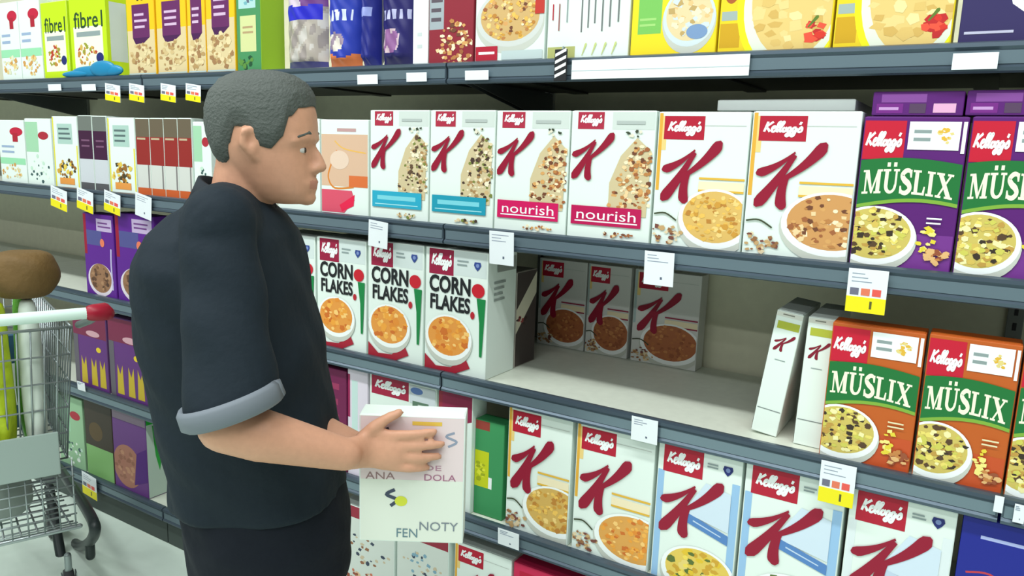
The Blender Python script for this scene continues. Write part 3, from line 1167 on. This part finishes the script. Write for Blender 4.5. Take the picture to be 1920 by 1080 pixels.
def a_navy(u, v, r):
    if .44 < v < .53 and .1 < u < .9 and math.sin(u*38) > -.2:
        return M(184, 184, 220, .35)
    if (u-.4)**2*5+(v-.24)**2*30 < .4:
        return M(206, 180, 190, .35) if wob(u, v, 3) > .1 else M(146, 96, 150, .35)
    if v > .66 and .2 < u < .8:
        return M(110, 84, 170, .35)
    return M(40, 36, 100, .35)


bag(523, 600, 70, .28, a_ribbon, 'grey brown snack bag with a bright blue ribbon panel', M(110, 90, 130, .35))
bag(602, 664, 70, .27, a_blue, 'blue snack bag with white lettering and orange foot', M(44, 62, 170, .35))
bag(666, 700, 70, .27, lambda u, v, r: M(150, 160, 220, .35) if .5 < v < .58 and .2 < u < .8 else M(38, 44, 130, .35), 'narrow blue snack bag between two wider bags', M(38, 44, 130, .35))
bag(702, 771, 70, .28, a_navy, 'dark navy snack bag left of the narrow white box', M(40, 36, 100, .35))
# crumpled blue pouch lying over the edge below the lime boxes
c0 = at(170, 132, 1.60)
mb = MB()
for k, (dx, dy, sx, sz) in enumerate(((-.1, .0, .1, .012), (-.02, .003, .12, .02), (.07, -.003, .08, .028), (.12, .0, .07, .02))):
    mb.ball((dx, dy, sz*.9), sx, .011, sz, M(30, 130, 176, .35))
o = mb.build('plastic_pouch')
o.location = (c0.x, 1.606, Z1+.0035)
tag(o, 'crumpled blue plastic pouch below the lime green boxes', 'pouch')


# ------------------------------------------------------------------ price tags
YEL = M(240, 226, 20)
TW = M(232, 238, 242)


def price_tag(px, py0, py1, wpx, kind, label, group, tilt=0.0, Y=1.588):
    """a paper tag clipped to a price rail: sits on the rail and hangs below it"""
    a, b = at(px, py0, Y), at(px, py1, Y)
    wv = (at(px+wpx/2, py0, Y).x-at(px-wpx/2, py0, Y).x)
    h = a.z-b.z
    t = thing('price_tag', label, 'price tag', (a.x, Y, b.z), 0, group)
    t.rotation_euler = (math.radians(3), tilt, 0)
    mb = MB()
    mb.box(-wv/2, wv/2, 0, .0012, 0, h, TW, .0003)
    r = random.Random(int(px))
    if h > .035:
        for k in range(3):
            z = h*(.9-.09*k)
            mb.box(-wv*.4, -wv*.4+wv*r.uniform(.3, .7), -.0002, .0001, z-.002, z, M(150, 160, 176), 0)
        if kind == 'w':
            mb.box(wv*.05, wv*.12, -.0002, .0001, h*.18, h*.26, M(90, 100, 120), 0)
    mb.build('card', t)
    if kind == 'y':
        mb = MB()
        mb.box(-wv/2, wv/2, -.0009, -.0001, 0, h*.36, YEL, .0002)
        mb.box(wv*.1, wv*.16, -.0011, -.0008, h*.1, h*.28, M(90, 90, 40), 0)
        mb.build('offer_strip', t)
        mb = MB()
        for k in range(3):
            mb.box(-wv*.42+wv*.28*k, -wv*.2+wv*.28*k, -.0006, -.0001, h*.4, h*.56, (M(110, 110, 130), M(226, 120, 90), M(230, 90, 80))[k], 0)
        mb.build('offer_text', t)
    mb = MB()
    mb.box(-wv*.3, wv*.3, .0013, .0035, h-.012, h-.002, M(190, 200, 206), .0004)
    mb.build('clip', t)
    return t


GT = 'price tags on the rails'
for i, (px, w_) in enumerate(((102, 24), (166, 26))):
    price_tag(px, 158, 170, w_, 'p', ('small white tag under the narrow lime green box', 'small white tag under the wide lime green box')[i], GT)
for i, px in enumerate((210, 255, 314, 361)):
    price_tag(px, 158, 190, 28, 'y', ('white and yellow tag on the top rail, below the lime box side', 'white and yellow tag below the first yellow box',
              'white and yellow tag below the second yellow box', 'white and yellow tag on the top rail, nearest the man\'s head')[i], GT, .12)
for px, y0, y1, w_, l in ((689, 140, 158, 38, 'small white tag on the top rail below the narrow blue bag'), (781, 136, 153, 38, 'small white tag on the top rail below the narrow white box'),
                          (894, 132, 150, 44, 'small white tag on the top rail below the white granola box'), (1830, 99, 130, 86, 'plain white tag on the top rail below the dark purple box')):
    price_tag(px, y0, y1, w_, 'p', l, GT)
# long white label strip on the top rail
a, b = at(1072, 118, 1.588), at(1404, 134, 1.588)
mb = MB()
mb.box(0, b.x-a.x, 0, .0015, -.006, .036, M(240, 245, 246, .25), .0004)
mb.box(0, b.x-a.x, -.0006, 0, .012, .0135, M(190, 206, 212), 0)
o = mb.build('label_strip')
o.location = (a.x, 1.5885, Z1-.04)
tag(o, 'long shiny white label strip on the top rail', 'label strip')
# striped dangler
a = at(1052, 92, 1.582)
b = at(1052, 152, 1.582)
t = thing('shelf_dangler', 'black and white striped dangler hanging from the top rail', 'shelf dangler', (a.x, 1.582, b.z))
h = a.z-b.z
mb = MB()
mb.box(-.016, .016, 0, .003, 0, h, DARK, .001)
for k in range(4):
    z = h*(.1+.22*k)
    mb.face([(-.014, -.0003, z), (.014, -.0003, z+.012), (.014, -.0003, z+.019), (-.014, -.0003, z+.007)], BRIGHT)
mb.build('striped_card', t)
mb = MB()
mb.tube([(0, .0035, h*.7), (0, .0045, h-.004), (0, .01, h+.006), (0, .02, h+.004)], .002, GREY, 8)
mb.build('hook', t)

for px, y0, y1, k, l in ((108, 352, 391, 'y', 'white and yellow tag on the second rail, farthest down the aisle'), (157, 355, 395, 'y', 'white and yellow tag on the second rail below the plum boxes'),
                         (208, 360, 399, 'y', 'white and yellow tag on the second rail below the yellow trimmed box'), (266, 364, 408, 'w', 'white tag on the second rail just behind the man\'s shoulder')):
    price_tag(px, y0, y1, 30, k, l, GT, .18)
price_tag(708, 414, 464, 36, 'w', 'white tag hanging from the second rail over the corn flakes boxes', GT, .08)
price_tag(942, 434, 497, 46, 'w', 'white tag at the top left corner of the empty gap', GT)
price_tag(1238, 472, 536, 56, 'w', 'white tag hanging over the middle of the empty gap', GT)
price_tag(1630, 505, 588, 76, 'y', 'large white and yellow tag below the purple muesli boxes', GT)
price_tag(1210, 784, 830, 50, 'w', 'white tag on the rail below the empty gap', GT)
price_tag(1574, 868, 948, 68, 'y', 'large white and yellow tag below the orange muesli boxes', GT)
price_tag(1875, 930, 962, 18, 'w', 'narrow white tag at the rail joint near the lower right corner', GT)
price_tag(1914, 946, 982, 22, 'w', 'white tag cut off by the right picture edge', GT)
price_tag(954, 995, 1026, 40, 'w', 'white tag on the low rail between white and pink bottom boxes', GT)
price_tag(152, 716, 732, 14, 'p', 'tiny white tag on the low rail near the cart', GT)
price_tag(166, 888, 930, 26, 'y', 'white and yellow tag on the floor level rail beside the cart', GT, .1)


# ------------------------------------------------------------------ the man stocking the shelf
def fuse(mb, name, voxel, parent, mats=None, smooth_n=3, disp=None):
    """closed overlapping shapes grown together into one continuous skin"""
    o = mb.build(name+'_raw')
    md = o.modifiers.new('r', 'REMESH')
    md.mode = 'VOXEL'
    md.voxel_size = voxel
    if smooth_n:
        s = o.modifiers.new('s', 'SMOOTH')
        s.factor = .5
        s.iterations = smooth_n
    dg = bpy.context.evaluated_depsgraph_get()
    me = bpy.data.meshes.new_from_object(o.evaluated_get(dg))
    bpy.data.objects.remove(o)
    me.name = name
    if disp:
        for v in me.vertices:
            v.co += disp(v.co, v.normal)
    me.materials.clear()
    for mt in (mats or [mb.mats[0]]):
        me.materials.append(mt)
    for p in me.polygons:
        p.use_smooth = True
        p.material_index = 0
    return link(name, me, parent)


D0 = 1.5
HC = deep(495, 265, D0)
base = Vector((HC.x-RT.x*.06, HC.y-RT.y*.06, 0))
man = thing('person', 'man in black short-sleeved shirt and dark trousers putting a box on the shelf', 'person', base, YAW)
Minv = Matrix.Rotation(-YAW, 4, 'Z')


def L(px, py, depth=D0):
    v = deep(px, py, depth)-base
    return Minv @ v                      # x: the way he faces, y: his left, z: up


SKIN = M(204, 152, 124, .5, 0, .03, 90)
HAIR = M(84, 90, 86, .75, 0, .5, 180)
CLOTH = M(28, 38, 46, .8, 0, .15, 60, .2)
PANTS = M(22, 27, 36, .85, 0, .12, 60, .2)
hx = L(495, 265).x


def head_rings(grow=0.0, zmin=-9, seg=28):
    tab = [(1.386, .02, .080, .028), (1.394, -.012, .091, .042), (1.408, -.03, .096, .052), (1.425, -.05, .097, .060), (1.445, -.066, .097, .066), (1.465, -.078, .095, .071),
           (1.490, -.089, .092, .075), (1.512, -.096, .102, .077), (1.535, -.100, .104, .078), (1.565, -.099, .101, .077), (1.592, -.090, .092, .070), (1.614, -.070, .074, .055), (1.627, -.042, .05, .034), (1.632, -.015, .022, .014)]
    R = []
    for z, xb, xf, yw in tab:
        if z < zmin:
            continue
        cx, rx = (xb+xf)/2, (xf-xb)/2+grow
        zz = z+grow*max(0, (z-1.5))*7
        ring = []
        for k in range(seg):
            a = 2*math.pi*k/seg
            c, s = math.cos(a), math.sin(a)
            e = .85
            ring.append(Vector((hx+cx+rx*math.copysign(abs(c)**e, c), (yw+grow)*math.copysign(abs(s)**e, s), zz)))
        R.append(ring)
    return R


mb = MB()
mb.loft(head_rings(), SKIN)
fx = hx+.095
mb.tube([(fx-.004, 0, 1.502), (fx+.010, 0, 1.478), (fx+.017, 0, 1.459)], [.008, .010, .011], SKIN)          # nose
for s in (-1, 1):
    mb.ball((fx+.007, s*.011, 1.455), .010, .008, .008, SKIN)
    mb.tube([(fx+.003, s*.008, 1.513), (fx-.002, s*.032, 1.517), (fx-.02, s*.055, 1.508)], [.009, .009, .007], SKIN)  # brow
    mb.tube([(hx+.005, s*.074, 1.475), (hx-.012, s*.085, 1.50), (hx-.008, s*.087, 1.525), (hx+.008, s*.08, 1.53), (hx+.012, s*.076, 1.51), (hx+.004, s*.077, 1.485)], [.007, .008, .008, .007, .006, .007], SKIN)
mb.tube([(fx-.004, -.026, 1.428), (fx+.004, 0, 1.431), (fx-.004, .026, 1.428)], [.006, .008, .006], SKIN)   # lips
mb.tube([(fx-.005, -.022, 1.418), (fx+.002, 0, 1.417), (fx-.005, .022, 1.418)], [.006, .008, .006], SKIN)
mb.ball((fx-.012, 0, 1.398), .018, .024, .016, SKIN)
mb.tube([(hx-.03, 0, 1.48), (hx-.045, 0, 1.40), (hx-.075, 0, 1.33)], [.058, .060, .072], SKIN, 20)            # neck

TOR = [(1.385, -.115, -.005, .07), (1.36, -.165, .02, .12), (1.325, -.195, .04, .175), (1.27, -.215, .05, .2), (1.2, -.225, .065, .2), (1.12, -.222, .085, .192), (1.03, -.21, .10, .185),
       (.94, -.195, .115, .182), (.86, -.18, .13, .182), (.78, -.175, .14, .18)]


def torso(grow, zlo, mat, mbx, extra=()):
    R = []
    for z, xb, xf, yw in list(TOR)+list(extra):
        if z < zlo:
            continue
        cx, rx = (xb+xf)/2, (xf-xb)/2+grow
        ring = []
        for k in range(36):
            a = 2*math.pi*k/36
            c, s = math.cos(a), math.sin(a)
            ring.append(Vector((hx+cx+rx*math.copysign(abs(c)**.8, c), (yw+grow)*math.copysign(abs(s)**.8, s), z)))
        R.append(ring)
    mbx.loft(R, mat)


torso(-.012, .7, SKIN, mb)
SH = L(410, 428, 1.345)
EL = L(420, 800, 1.30)
WR = L(648, 852, 1.385)
SHF, ELF, WRF = L(455, 425, 1.66), L(500, 770, 1.68), L(690, 850, 1.56)
mb.tube([SH, SH.lerp(EL, .5), EL], [.052, .048, .043], SKIN)
mb.tube([EL, EL.lerp(WR, .3), WR], [.044, .046, .03], SKIN, 18)
mb.tube([SHF, SHF.lerp(ELF, .5), ELF], [.052, .048, .043], SKIN)
mb.tube([ELF, ELF.lerp(WRF, .3), WRF], [.044, .046, .03], SKIN, 18)


def hand(wr, face_y, s):
    """palm flat on the carton's face at y = face_y, fingers forward, thumb up; s = +1 when the carton lies on his left of the hand"""
    x0, z0 = wr.x, wr.z-.006
    y0 = face_y-s*.017
    mb.tube([wr, Vector((x0+.035, y0, z0)), Vector((x0+.075, y0, z0-.002))], [.03, .036, .036], SKIN, 16, True, .5, (0, 0, 1))
    for k, (dz, ln) in enumerate(((.030, .070), (.010, .078), (-.010, .072), (-.029, .056))):
        zz = z0+dz
        xs = x0+.092-(.006 if k in (0, 3) else 0)
        sl = dz*.22
        mb.tube([(xs-.03, y0, zz), (xs, y0-s*.003, zz+sl*.2), (xs+ln*.42, y0-s*.004, zz+sl*.6), (xs+ln*.75, y0+s*.002, zz+sl*.9), (xs+ln, y0+s*.008, zz+sl)],
                [.0105, .0098, .0092, .0084, .0074], SKIN, 10)
    mb.tube([(x0+.02, y0, z0+.02), (x0+.045, y0-s*.003, z0+.046), (x0+.068, y0, z0+.062), (x0+.09, y0+s*.006, z0+.072)], [.014, .0125, .0105, .0085], SKIN, 10)


# the carton he holds stands between his two palms
BW, BH, BD = .20, .255, .06
bc = L(772, 900, 1.455)
near_y = bc.y
hand(WR, near_y, 1)
hand(WRF, near_y+BD, -1)
for s in (-1, 1):
    mb.tube([(hx-.03, s*.095, .80), (hx-.02, s*.1, .46), (hx-.04, s*.105, .09)], [.09, .058, .042], SKIN)
    mb.tube([(hx-.05, s*.105, .05), (hx+.1, s*.115, .04)], [.04, .034], SKIN)
body = fuse(mb, 'body', .0055, man, [SKIN, M(190, 130, 110, .5)], 2)
# lips take their own tone
for p in body.data.polygons:
    c = p.center
    if c.x > fx+.001 and abs(c.y) < .023 and 1.415 < c.z < 1.433:
        p.material_index = 1

# hair: a close crop that covers crown, back and temples down to a clean hairline
HT = [(1.386, .02, .080, .028), (1.408, -.03, .096, .052), (1.425, -.05, .097, .060), (1.445, -.066, .097, .066), (1.465, -.078, .095, .071), (1.490, -.089, .092, .075), (1.512, -.096, .102, .077),
      (1.535, -.100, .104, .078), (1.565, -.099, .101, .077), (1.592, -.090, .092, .070), (1.614, -.070, .074, .055), (1.627, -.042, .05, .034), (1.6325, -.012, .018, .01)]


def skull(a, z, grow):
    i = max(j for j in range(len(HT)-1) if HT[j][0] <= z+1e-9)
    t = (z-HT[i][0])/(HT[i+1][0]-HT[i][0])
    xb, xf, yw = (HT[i][k]+(HT[i+1][k]-HT[i][k])*t for k in (1, 2, 3))
    c, s_ = math.cos(a), math.sin(a)
    e = .85
    return Vector((hx+(xb+xf)/2+((xf-xb)/2+grow)*math.copysign(abs(c)**e, c), (yw+grow)*math.copysign(abs(s_)**e, s_), z+grow*max(0, z-1.54)*9))


def hairline(a):
    d = abs((a+math.pi) % (2*math.pi)-math.pi)/math.pi*180      # 0 at the brow, 180 at the nape
    P = ((0, 1.575), (35, 1.570), (52, 1.552), (62, 1.512), (72, 1.492), (86, 1.497), (94, 1.530), (104, 1.532), (114, 1.500), (126, 1.468), (150, 1.447), (180, 1.443))
    for (d0, z0), (d1, z1) in zip(P, P[1:]):
        if d <= d1:
            t = (d-d0)/(d1-d0)
            t = t*t*(3-2*t)
            return z0+(z1-z0)*t
    return P[-1][1]


mb = MB()
NA, NZ = 96, 26
R = []
for j in range(NZ+1):
    ring = []
    for k in range(NA):
        a = 2*math.pi*k/NA
        z0 = hairline(a)
        z = z0+(1.6322-z0)*(j/NZ)**.85
        g = .0015+.0075*min(1, (z-z0)/.028)+.0008*math.sin(k*2.1+j*1.7)*math.sin(k*.9-j*2.3)
        ring.append(skull(a, z, g))
    R.append(ring)
inner = [[skull(2*math.pi*k/NA, hairline(2*math.pi*k/NA)+.001, -.006) for k in range(NA)]]
mb.loft(inner+R, HAIR)
mb.build('hair', man)
for s in (-1, 1):
    mb = MB()
    mb.ball((fx-.0165, s*.031, 1.491), .012, .0115, .0075, M(206, 204, 200, .25))
    mb.ball((fx-.0055, s*.031, 1.491), .0022, .005, .005, M(50, 36, 30, .2))
    mb.build('eye', man)
    mb = MB()
    mb.tube([(fx+.004, s*.014, 1.519), (fx+.002, s*.032, 1.524), (fx-.012, s*.054, 1.516)], [.003, .004, .002], HAIR, 8)
    mb.build('eyebrow', man)


def folds(amp):
    def f(c, n):
        a = math.sin(c.z*46+c.x*20+math.sin(c.y*24)*1.6)*math.sin(c.x*17-c.y*21+c.z*9)
        return n*(amp*a)
    return f


mb = MB()
torso(.012, .75, CLOTH, mb, [(.74, -.18, .145, .183)])


def hem_frame(a0, a1):
    ax = (a1-a0).normalized()
    c = a0.lerp(a1, .89)+Vector((.014, 0, 0))
    e1 = Vector((1, 0, .34)).normalized()
    e2 = Vector((0, 1, 0))
    n = e1.cross(e2)
    return c, e1, e2, (n if n.dot(ax) > 0 else -n)


def sleeve(a0, a1, r0, r1):
    c, e1, e2, n = hem_frame(a0, a1)
    R = []
    for i in range(15):
        t = i/14
        f1 = (Vector((1, 0, .05)).lerp(e1, t**1.5)).normalized()
        rr = r0+(r1-r0)*t**1.3
        cc = a0.lerp(c, t)
        R.append([cc+(f1*math.cos(2*math.pi*k/24)+e2*.9*math.sin(2*math.pi*k/24))*rr for k in range(24)])
    mb.loft(R, CLOTH)
    mb.ball(a0, r0*1.02, r0*.98, r0*.95, CLOTH)


sleeve(SH, EL, .066, .083)
sleeve(SHF, ELF, .066, .078)
mb.tube([SH+Vector((0, .0, .005)), Vector((hx-.08, 0, 1.345)), SHF], [.066, .08, .066], CLOTH, 20)
shirt = fuse(mb, 'shirt', .008, man, [CLOTH], 3, folds(.004))
# collar
mb = MB()
cn = Vector((hx-.058, 0, 1.372))
pts_in, rings = [], []
for k in range(33):
    a = 2*math.pi*k/32
    r0 = Vector((math.cos(a)*.067+.004, math.sin(a)*.067, 0))
    z = .016-math.cos(a)*.028
    p = cn+r0+Vector((0, 0, z))
    q = r0.normalized()
    rings.append([p+Vector((0, 0, .018)), p+q*.006+Vector((0, 0, .019)), p+q*.026+Vector((0, 0, -.026)), p+q*.012+Vector((0, 0, -.034))])
mb.loft(rings, M(24, 32, 40, .8), True)
mb.build('collar', man)
# grey turned-up sleeve hems
HEM = M(112, 120, 128, .7)
for s_, (a0, a1) in ((-1, (SH, EL)), (1, (SHF, ELF))):
    c, e1, e2, ax = hem_frame(a0, a1)
    rings = []
    for k in range(33):
        a = 2*math.pi*k/32
        d = e1*math.cos(a)+e2*.92*math.sin(a)
        R0 = .0835 if s_ < 0 else .079
        rings.append([c+d*R0+ax*-.02, c+d*(R0+.006)+ax*-.012, c+d*(R0+.007)+ax*.012, c+d*R0+ax*.018, c+d*(R0-.01)+ax*.01, c+d*(R0-.01)+ax*-.014])
    mb = MB()
    mb.loft(rings, HEM, True)
    mb.build('sleeve_hem', man)
# trousers
mb = MB()
R = []
for z, xb, xf, yw in ((.84, -.183, .134, .186), (.78, -.18, .155, .19), (.70, -.175, .165, .192), (.62, -.165, .165, .19), (.56, -.15, .155, .18)):
    R.append([Vector((hx+(xb+xf)/2+(xf-xb)/2*math.cos(2*math.pi*k/32), yw*math.sin(2*math.pi*k/32), z)) for k in range(32)])
mb.loft(R, PANTS)
for s in (-1, 1):
    mb.tube([(hx-.02, s*.09, .72), (hx-.015, s*.1, .46), (hx-.035, s*.105, .1)], [.105, .08, .068], PANTS, 20)
fuse(mb, 'trousers', .01, man, [PANTS], 3, folds(.003))
for s in (-1, 1):
    mb = MB()
    mb.tube([(hx-.075, s*.105, .052), (hx+.02, s*.108, .052), (hx+.125, s*.116, .042)], [.047, .047, .041], M(18, 18, 20, .4), 16)
    mb.box(hx-.125, hx+.17, s*.11-.05, s*.11+.05, 0.001, .02, M(40, 40, 42), .006)
    mb.build('shoe', man)

p = Pack(BW, BH, BD, WHITE, 5)
d_held(p)
held = p.build('cereal_box')
held.location = base+Matrix.Rotation(YAW, 4, 'Z') @ Vector((bc.x, near_y, bc.z-BH/2))
held.rotation_euler = (0, 0, YAW)
tag(held, 'pale cereal box with yellow marks held between the man\'s hands', 'cereal box')


# ------------------------------------------------------------------ shopping cart
wdir = Vector((.37, .93, 0)).normalized()
ang = math.atan2(.37, -.93)                   # the way the cart is pushed (away, along the aisle)
hr = deep(176, 586, 2.15)
cbase = Vector((hr.x-wdir.x*.25, hr.y-wdir.y*.25, 0))
cart = thing('shopping_cart', 'grey wire shopping cart loaded with groceries in front of the left shelves', 'shopping cart', cbase, ang)
hz = hr.z
STEEL = M(150, 160, 160, .3, .6)
BLACK = M(40, 48, 48, .4)
# local axes: x away from the pusher, y to the pusher's left, z up; shelf side is y < 0
mb = MB()
mb.tube([(0, -.245, hz), (0, .245, hz)], .0165, M(214, 236, 226, .35), 16)
mb.build('handle', cart)
for s in (-1, 1):
    mb = MB()
    mb.tube([(0, s*.247, hz), (0, s*.275, hz), (.03, s*.288, hz-.012)], [.024, .026, .02], M(150, 20, 44, .4), 14)
    mb.build('handle_cap', cart)
zb, zt = .56, hz-.05
mb = MB()


def wire(a, b, r=.0028):
    mb.tube([a, b], r, STEEL, 6, False)


def corner(t, v, s):
    """basket wall: t along the length 0..1, v height 0..1"""
    x0, x1 = .07+.05*(1-v), .86-.12*(1-v)
    hw = (.2-.04*t)*(.86+.14*v)
    return Vector((x0+(x1-x0)*t, s*hw, zb+(zt-zb)*v*(1-.12*t)+.05*t))


for s in (-1, 1):
    for i in range(21):
        wire(corner(i/20, 0, s), corner(i/20, 1, s))
    for v in (0, .2, .4, .6, .8, 1):
        wire(corner(0, v, s), corner(1, v, s), .0035 if v in (0, 1) else .0024)
for t in (0, 1):
    for i in range(13):
        f = i/12
        wire(corner(t, 0, -1).lerp(corner(t, 0, 1), f), corner(t, 1, -1).lerp(corner(t, 1, 1), f))
    for v in (0, .2, .4, .6, .8, 1):
        wire(corner(t, v, -1), corner(t, v, 1), .0045 if v == 1 else .0028)
for i in range(15):
    wire(corner(i/14, 0, -1), corner(i/14, 0, 1))
for i in range(9):
    wire(corner(0, 0, -1).lerp(corner(0, 0, 1), i/8), corner(1, 0, -1).lerp(corner(1, 0, 1), i/8))
mb.build('wire_basket', cart)
mb = MB()
mb.box(.075, .083, -.15, .16, zb-.03, zb+.10, M(150, 166, 160, .4), .003)
mb.build('seat_flap', cart)
cinv = Matrix.Rotation(-ang, 4, 'Z')


def cl(px, py):
    """cart-frame point on the cart's shelf-side flank"""
    n = Vector((math.cos(ang+math.pi/2), math.sin(ang+math.pi/2), 0))
    d = FW + RT*((px-960)/F) - UP*((py-540)/F)
    k = ((cbase-n*.235-EYE).dot(n))/d.dot(n)
    return cinv @ (EYE+d*k-cbase)


# chassis: two black bent tubes from handle to wheels
for s in (-1, 1):
    mb = MB()
    mb.tube([(0, s*.262, hz-.004), (.04, s*.245, hz-.03), (.09, s*.222, hz-.05)], .011, STEEL, 12)
    tp = [cl(*q) for q in ((100, 862), (122, 893), (150, 935), (172, 972), (178, 995), (168, 1016), (146, 1022), (104, 1003))]
    yy = tp[3].y
    tp = [Vector((q.x, s*abs(yy), q.z)) for q in tp]
    sp = []
    ctl = tp+[Vector((.45, s*.2, tp[-1].z-.06)), Vector((.8, s*.17, .2))]
    for i in range(len(ctl)-1):
        q0, q1, q2, q3 = ctl[max(i-1, 0)], ctl[i], ctl[i+1], ctl[min(i+2, len(ctl)-1)]
        for j in range(5):
            t = j/5
            sp.append(.5*(2*q1+(q2-q0)*t+(2*q0-5*q1+4*q2-q3)*t*t+(3*q1-q0-3*q2+q3)*t**3))
    sp.append(ctl[-1])
    mb.tube(sp, .017, BLACK, 12, True, 1.0, (0, 1, 0))
    mb.tube([tp[5], Vector((tp[5].x, s*abs(yy), .14))], .015, BLACK, 12)
    mb.tube([tp[7], Vector((tp[7].x-.03, s*abs(yy), .14))], .015, BLACK, 12)
    mb.build('frame_tube', cart)
mb = MB()
for i in range(9):
    y = -.17+.34*i/8
    mb.tube([(.1, y, .345), (.74, y*.85, .27)], .003, STEEL, 6, False)
for i in range(12):
    x = .1+.64*i/11
    mb.tube([(x, -.18, .345-.11*(x-.1)), (x, .18, .345-.11*(x-.1))], .003, STEEL, 6, False)
mb.tube([(.1, -.19, .345), (.1, .19, .345)], .008, STEEL, 8)
mb.build('lower_rack', cart)
mb = MB()
for i in range(7):
    z = .36+.03*i
    mb.tube([(.095, -.185, z), (.095, .185, z)], .0025, STEEL, 6, False)
for i in range(10):
    y = -.18+.36*i/9
    mb.tube([(.095, y, .35), (.095, y, .56)], .0025, STEEL, 6, False)
mb.build('rear_gate', cart)
for x in (tp[5].x, .8):
    for s in (-1, 1):
        y = s*(.235 if x < .1 else .17)
        mb = MB()
        mb.tube([(x, y, .075), (x, y, .16)], .011, STEEL, 10)
        for e in (-1, 1):
            mb.box(x-.014, x+.014, y+e*.02-.002, y+e*.02+.002, .045, .1, STEEL, .001)
        ww = [[Vector((x+.055*rr*math.cos(2*math.pi*k/24), y+yy, .0555+.055*rr*math.sin(2*math.pi*k/24))) for k in range(24)] for rr, yy in ((.3, -.014), (.92, -.014), (1, -.008), (1, .008), (.92, .014), (.3, .014))]
        mb.loft(ww, M(60, 62, 64, .5))
        mb.build('caster_wheel', cart)


def in_cart(name, mbx, x, y, z, label, cat):
    o = mbx.build(name)
    o.location = cbase+Matrix.Rotation(ang, 4, 'Z') @ Vector((x, y, z))
    o.rotation_euler = (0, 0, ang)
    return tag(o, label, cat, 'groceries in the cart')


def lump(rx, ry, rz, mat, seed, amp=.12, n=(22, 16)):
    rnd = random.Random(seed)
    ph = [rnd.uniform(0, 6) for _ in range(6)]
    mbx = MB()
    R = []
    for i in range(n[1]+1):
        a = math.pi*(.03+.94*i/n[1])
        ring = []
        for k in range(n[0]):
            b = 2*math.pi*k/n[0]
            q = 1+amp*(math.sin(3*b+ph[0]+4*a)*.5+math.sin(5*b+ph[1])*math.sin(3*a+ph[2])*.5)
            ring.append(Vector((rx*q*math.sin(a)**.42*math.cos(b), ry*q*math.sin(a)**.42*math.sin(b), rz*(1-math.cos(a)))))
        R.append(ring)
    mbx.loft(R, mat)
    return mbx


gz = zb+.012
in_cart('grocery_sack', lump(.09, .09, .066, M(104, 80, 42, .7, 0, .4, 40), 3, .07), .17, -.1, gz+.474, 'rounded brown sack on top of the loaded cart', 'sack')
in_cart('drink_pack', lump(.045, .04, .235, M(36, 40, 90, .35), 7, .03), .145, .066, gz, 'navy blue pack in the cart near the picture edge', 'pack')
in_cart('produce_bag', lump(.045, .034, .236, M(176, 196, 36, .45, 0, .5, 30), 4, .14), .145, -.022, gz, 'narrow lime green bag in the cart below the brown sack', 'bag')
in_cart('paper_pack', lump(.045, .03, .236, M(206, 216, 206, .5), 5, .06), .145, -.102, gz, 'white pack standing in the cart behind the handle', 'pack')
in_cart('produce_bag', lump(.04, .034, .236, M(96, 170, 50, .5, 0, .5, 40), 6, .14), .25, -.1, gz, 'bright green bag in the cart next to the basket side', 'bag')
in_cart('produce_bag', lump(.045, .055, .2, M(60, 110, 60, .5, 0, .5, 40), 16, .16), .25, .02, gz, 'dark green leafy bag in the middle of the cart', 'bag')
in_cart('snack_pack', lump(.06, .06, .12, M(170, 36, 50, .45), 8), .4, .06, gz+.03, 'red pack near the front of the cart', 'pack')
in_cart('paper_pack', lump(.08, .09, .075, M(150, 160, 154, .6), 9, .04), .28, .0, .349, 'grey pack on the lower rack of the cart', 'pack')


def small_box(bx, by, bz, mat):
    k = MB()
    k.box(-bx/2, bx/2, -by/2, by/2, 0, bz, mat, .002)
    k.box(-bx/2-.0008, -bx/2, -by*.3, by*.3, bz*.25, bz*.7, BRIGHT, 0)
    return k


in_cart('tea_box', small_box(.05, .09, .3, M(54, 90, 120)), .4, -.09, gz+.02, 'slate blue carton in the cart by the basket side', 'carton')
in_cart('tea_box', small_box(.05, .08, .26, M(206, 210, 214)), .5, -.09, gz+.03, 'pale grey carton deep in the cart', 'carton')
